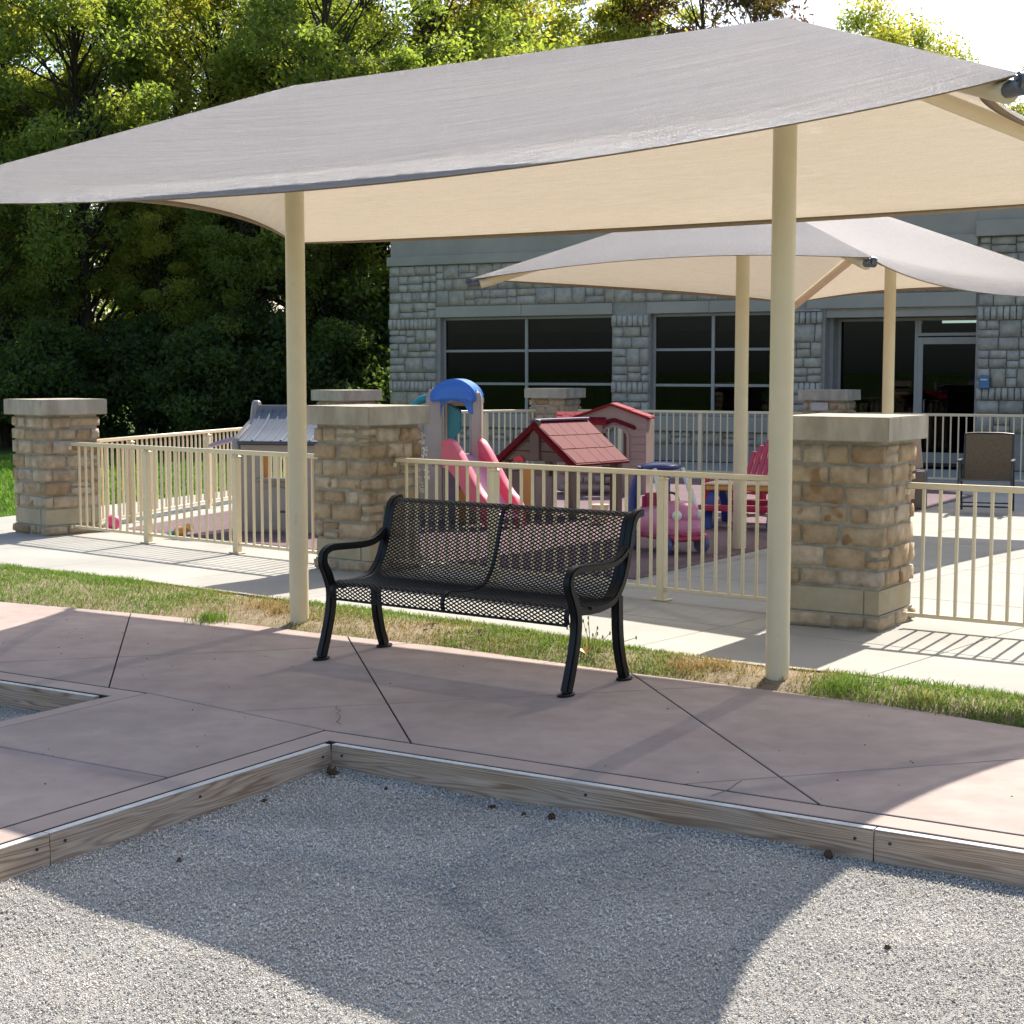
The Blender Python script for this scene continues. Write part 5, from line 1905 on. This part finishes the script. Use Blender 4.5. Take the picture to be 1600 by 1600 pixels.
    def pier(x0, x1, ztop, proud=0.02):
        rubble(x0, x1, 0.62, 1.16 if ztop > 3.75 else 1.23, proud=proud)
        s2 = (1.16, 1.37) if ztop > 3.75 else (1.23, 1.44)
        s1 = (2.48, 2.71) if ztop > 3.75 else (2.46, 2.67)
        soldiers(x0 - 0.01, x1 + 0.01, *s2, proud=proud + 0.025)
        rubble(x0, x1, s2[1], s1[0], proud=proud)
        soldiers(x0 - 0.01, x1 + 0.01, *s1, proud=proud + 0.025)
        if ztop > s1[1]:
            rubble(x0, x1, s1[1], ztop, proud=proud)
    pier(0.0, 1.09, 3.715)
    pier(4.95, 5.69, 2.69)
    pier(8.09, 8.98, 2.72)
    pier(11.66, 12.9, 3.85)
    rubble(1.09, 8.60, 2.905, 3.715)
    rubble(8.60, 11.62, 2.965, 3.715)
    rubble(1.19, 4.90, 0.30, 0.54)
    rubble(5.73, 8.02, 0.30, 0.54)
    stones_.sort(key=lambda q: -q[0])
    for (_, mb, lc) in stones_[:300]:
        mb.build('stone', 'gstone', root, smooth='all', loc=lc)
    rest = MB()
    for (_, mb, lc) in stones_[300:]:
        rest.add([(v[0] + lc[0], v[1] + lc[1], v[2] + lc[2]) for v in mb.v], mb.f)
    if rest.v:
        struct(rest.build('small_stones', 'gstone', root, smooth='all'), 'stuff')
    return len(stones_)


n_st = building()


# ------------------------------------------------------------------ trees
def tree_meshes(seed, height, cr, cz0, trunk_r, nclump, nleaf, lsize, pal, bare=0.0):
    """returns (trunk mesh, crown mesh): limbs to leaf clumps spread through an uneven crown volume"""
    rs = np.random.default_rng(seed)
    lean = rs.normal(0, 0.04, 2)
    top = height * 0.86
    tb = MB()
    tp = []
    for k in range(9):
        t = k / 8
        tp.append((lean[0] * height * t + rs.normal(0, 0.05) * t, lean[1] * height * t + rs.normal(0, 0.05) * t, top * t))
    rad = [trunk_r * (1.25 if k == 0 else 1 - 0.9 * k / 8) for k in range(9)]
    tb.tube(tp, rad, 9)
    tp = np.array(tp)
    zc = (height + cz0) / 2
    hz = (height - cz0) / 2
    cl = []
    while len(cl) < nclump:
        p = rs.normal(0, 1, 3)
        p = p / np.linalg.norm(p) * rs.uniform(0.35, 1.0) ** 0.6
        lob = 0.78 + 0.3 * math.sin(3 * math.atan2(p[1], p[0]) + seed) * (0.5 + 0.5 * p[2])
        q = np.array([p[0] * cr * lob, p[1] * cr * lob, zc + p[2] * hz])
        # a little narrower at the very top
        q[:2] *= 1 - 0.35 * max(0, p[2]) ** 2
        q[:2] += lean * q[2]
        cl.append(q)
    cl = np.array(cl)
    for q in cl:
        zt = min(max(cz0 * 0.55, q[2] - rs.uniform(0.8, 2.6)), top * 0.97)
        base = np.array([np.interp(zt, tp[:, 2], tp[:, i]) for i in range(3)])
        m = (base + q) / 2 + np.array([rs.normal(0, 0.15), rs.normal(0, 0.15), 0.25])
        r0 = max(0.02, trunk_r * 0.30 * (1 - 0.6 * zt / top))
        tb.tube([base, (base + m) / 2 + rs.normal(0, 0.05, 3), m, (m + q) / 2 + rs.normal(0, 0.08, 3), q], [r0, r0 * 0.8, r0 * 0.6, r0 * 0.4, 0.01], 5, caps=False)
        # twigs
        for _ in range(3):
            e = q + rs.normal(0, 0.55, 3)
            tb.tube([m * 0.4 + q * 0.6, (q + e) / 2, e], [r0 * 0.35, r0 * 0.22, 0.006], 4, caps=False)
    # leaves
    w = rs.uniform(0.4, 1.6, nclump)
    ci = rs.choice(nclump, nleaf, p=w / w.sum())
    csz = rs.uniform(0.38, 0.85, nclump)
    off = rs.normal(0, 1, (nleaf, 3))
    off /= np.linalg.norm(off, axis=1)[:, None]
    off *= (rs.uniform(0.15, 1.25, nleaf) ** 0.8)[:, None]
    off[:, 2] *= 0.62
    pos = cl[ci] + off * csz[ci][:, None]
    nrm = rs.normal(0, 1, (nleaf, 3)) + np.array([0, 0, 0.7])
    nrm /= np.linalg.norm(nrm, axis=1)[:, None]
    ax = rs.normal(0, 1, (nleaf, 3)) + np.array([0, 0, -0.5])
    ax -= nrm * (ax * nrm).sum(1)[:, None]
    ax /= np.linalg.norm(ax, axis=1)[:, None]
    bx = np.cross(nrm, ax)
    ls = lsize * rs.uniform(0.6, 1.35, nleaf)
    V = np.empty((nleaf, 4, 3))
    V[:, 0] = pos - ax * (ls * 0.55)[:, None]
    V[:, 1] = pos + bx * (ls * 0.27)[:, None] - ax * (ls * 0.05)[:, None] + nrm * (ls * 0.06)[:, None]
    V[:, 2] = pos + ax * (ls * 0.60)[:, None] - nrm * (ls * 0.08)[:, None]
    V[:, 3] = pos - bx * (ls * 0.27)[:, None] - ax * (ls * 0.05)[:, None] + nrm * (ls * 0.06)[:, None]
    F = np.arange(nleaf * 4).reshape(nleaf, 4)
    pal = np.array(pal)
    cc = rs.integers(0, len(pal), nclump)
    mixk = rs.random((nleaf, 1)) ** 2
    c = pal[cc[ci]] * (1 - mixk) + pal[rs.integers(0, len(pal), nleaf)] * mixk
    c = c * rs.uniform(0.7, 1.3, (nleaf, 1))
    return tb.mesh('trunk', 0, 'all'), np_mesh('crown', V.reshape(-1, 3), F, np.repeat(c, 4, axis=0))


GRN = [(0.16, 0.21, 0.056), (0.185, 0.235, 0.06), (0.235, 0.255, 0.07), (0.135, 0.18, 0.052)]
YEL = [(0.21, 0.245, 0.06), (0.28, 0.275, 0.065), (0.17, 0.215, 0.055), (0.31, 0.28, 0.07)]
RUS = [(0.13, 0.16, 0.03), (0.21, 0.10, 0.03), (0.11, 0.15, 0.03), (0.18, 0.13, 0.035)]
SPA = [(0.12, 0.09, 0.04), (0.15, 0.05, 0.04), (0.09, 0.08, 0.04)]
kinds = {
    'green': tree_meshes(1, 13.5, 3.9, 1.2, 0.20, 130, 62000, 0.12, GRN),
    'yellow': tree_meshes(2, 13.0, 3.7, 1.5, 0.17, 120, 54000, 0.12, YEL),
    'rust': tree_meshes(3, 14.0, 3.5, 1.8, 0.18, 100, 38000, 0.12, RUS),
    'sparse': tree_meshes(4, 14.5, 3.0, 4.5, 0.17, 70, 7000, 0.15, SPA),
    'shrub': tree_meshes(5, 3.6, 1.9, 0.2, 0.06, 42, 14000, 0.15, [(0.085, 0.125, 0.04), (0.10, 0.14, 0.042), (0.07, 0.105, 0.036)]),
}


def tree(kind, x, y, rz, sc, label, tint=(1, 1, 1), name='tree', group='trees of the wood behind the playground', cat='tree'):
    tm, cm = kinds[kind]
    root = thing(name, label, cat, (x, y, -0.06), rz, group)
    root.scale = (sc, sc, sc)
    link('trunk', tm, 'bark', root)
    c = link('crown', cm, 'leaf', root)
    c.color = (*tint, 1)
    return root


TR = [
    ('yellow', -12.6, 39, 0.3, 1.02, 'yellow-green tree at the left edge of the picture'),
    ('green', -9.6, 36.5, 1.1, 0.95, 'green tree behind the far left pillar'),
    ('yellow', -7.4, 40, 2.2, 1.08, 'yellow-tinged tree between the left edge and the left canopy post'),
    ('rust', -5.6, 43, 0.7, 1.12, 'rusty-leaved tree above the left half of the canopy'),
    ('green', -4.4, 37.5, 4.0, 0.98, 'green tree directly behind the left canopy post'),
    ('green', -1.9, 44, 2.9, 1.10, 'green tree rising behind the left corner of the building'),
    ('yellow', -0.2, 49, 5.1, 1.18, 'bright yellow-green tree above the middle of the canopy'),
    ('yellow', 2.9, 51, 0.4, 1.16, 'yellow-green tree over the canopy ridge, left of the bare branches'),
    ('green', 5.0, 56, 1.9, 1.14, 'deeper green tree partly hidden by the canopy ridge'),
    ('sparse', 5.4, 50, 3.3, 1.12, 'thin reddish tree with bare branches above the canopy ridge'),
    ('sparse', 8.2, 53, 5.2, 1.14, 'nearly leafless reddish tree at the canopy peak'),
    ('yellow', 15.2, 73, 0.8, 1.40, 'far treetop just showing right of the canopy peak'),
    ('yellow', 18.0, 74, 2.1, 1.36, 'second far treetop along the right canopy edge'),
    ('yellow', 20.4, 75, 3.4, 1.30, 'small far treetop in the middle of the right canopy edge'),
    ('rust', 22.4, 74, 0.9, 1.16, 'far rusty treetop near the right canopy corner'),
    ('yellow', 15.4, 46.0, 2.0, 0.74, 'sunlit green tree at the right edge below the canopy corner'),
]
TR += [
    ('green', -11.3, 35.8, 2.0, 0.50, 'low green tree filling the wood edge at the left'),
    ('yellow', -8.0, 36.6, 0.9, 0.54, 'low yellow-green tree above the shrubs by the side fence'),
    ('green', -6.0, 35.9, 3.7, 0.52, 'low green tree just left of the left canopy post'),
    ('green', -3.2, 37.6, 5.5, 0.58, 'low green tree between the left canopy post and the building'),
    ('green', -13.6, 43.0, 4.4, 0.95, 'leafy green tree filling the wood behind the left edge'),
    ('green', -8.9, 44.5, 1.4, 1.02, 'full green tree behind the yellow-tinged one'),
]
for kind, x, y, rz, sc, lb in TR:
    tint = {'green': (1, 1, 1), 'yellow': (1.05, 1.05, 1.0), 'rust': (1, 1, 1), 'sparse': (0.8, 0.75, 0.8)}[kind]
    tree(kind, x, y, rz, sc, lb, tint)

SH = [(-12.0, 35.5, 0.82, 'dark shrub at the left edge of the wood'), (-10.0, 34.2, 0.74, 'dark shrub left of the far left pillar'),
      (-8.2, 35.2, 0.80, 'dark shrub just right of the far left pillar'), (-6.6, 34.0, 0.72, 'dark shrub above the side fence'),
      (-5.2, 35.3, 0.86, 'dark shrub left of the left canopy post'), (-3.7, 34.6, 0.76, 'dark shrub between the left post and the building'),
      (-2.9, 36.8, 1.0, 'tall shrub touching the left corner of the building'), (-13.8, 38.5, 0.95, 'large shrub deep at the left edge'),
      (-10.6, 39.0, 0.9, 'large shrub deep behind the far left pillar'), (-7.4, 38.2, 0.95, 'large shrub deep behind the side fence'),
      (-4.6, 39.6, 1.0, 'large shrub deep behind the left post')]
for i, (x, y, sc, lb) in enumerate(SH):
    tree('shrub', x, y, i * 1.3, sc, lb, (0.9, 0.95, 1.0), 'shrub', 'undergrowth shrubs at the wood edge', 'shrub')

# wood continuing behind: one mass of foliage
rs = np.random.default_rng(99)
nl = 46000
wx = rs.uniform(-30, 9, nl)
wz = 7.0 * rs.random(nl) ** 0.9
wy = 58 + rs.uniform(0, 8, nl)
holes = value_noise(wx * 0.9 + 40, wz * 1.1 + 3, 61)
k = holes < 0.66 - 0.05 * wz
wx, wy, wz = wx[k], wy[k], wz[k]
nl = len(wx)
pos = np.stack([wx, wy, wz], 1)
a1 = rs.normal(0, 1, (nl, 3)); a1 /= np.linalg.norm(a1, axis=1)[:, None]
a2 = np.cross(a1, rs.normal(0, 1, (nl, 3))); a2 /= np.linalg.norm(a2, axis=1)[:, None]
s_ = rs.uniform(0.14, 0.32, nl)[:, None]
V = np.stack([pos - a1 * s_, pos + a2 * s_ * 0.5, pos + a1 * s_, pos - a2 * s_ * 0.5], 1)
c = np.array(GRN)[rs.integers(0, 4, nl)] * rs.uniform(0.6, 1.2, (nl, 1))
me = np_mesh('distant_wood', V.reshape(-1, 3), np.arange(nl * 4).reshape(nl, 4), np.repeat(c, 4, axis=0))
o = struct(link('distant_wood', me, 'leaf'), 'stuff')
o['label'] = 'distant mass of green foliage behind the trees'
o['category'] = 'wood'
print('SCENE objects', len(bpy.data.objects), 'building stones', n_st)
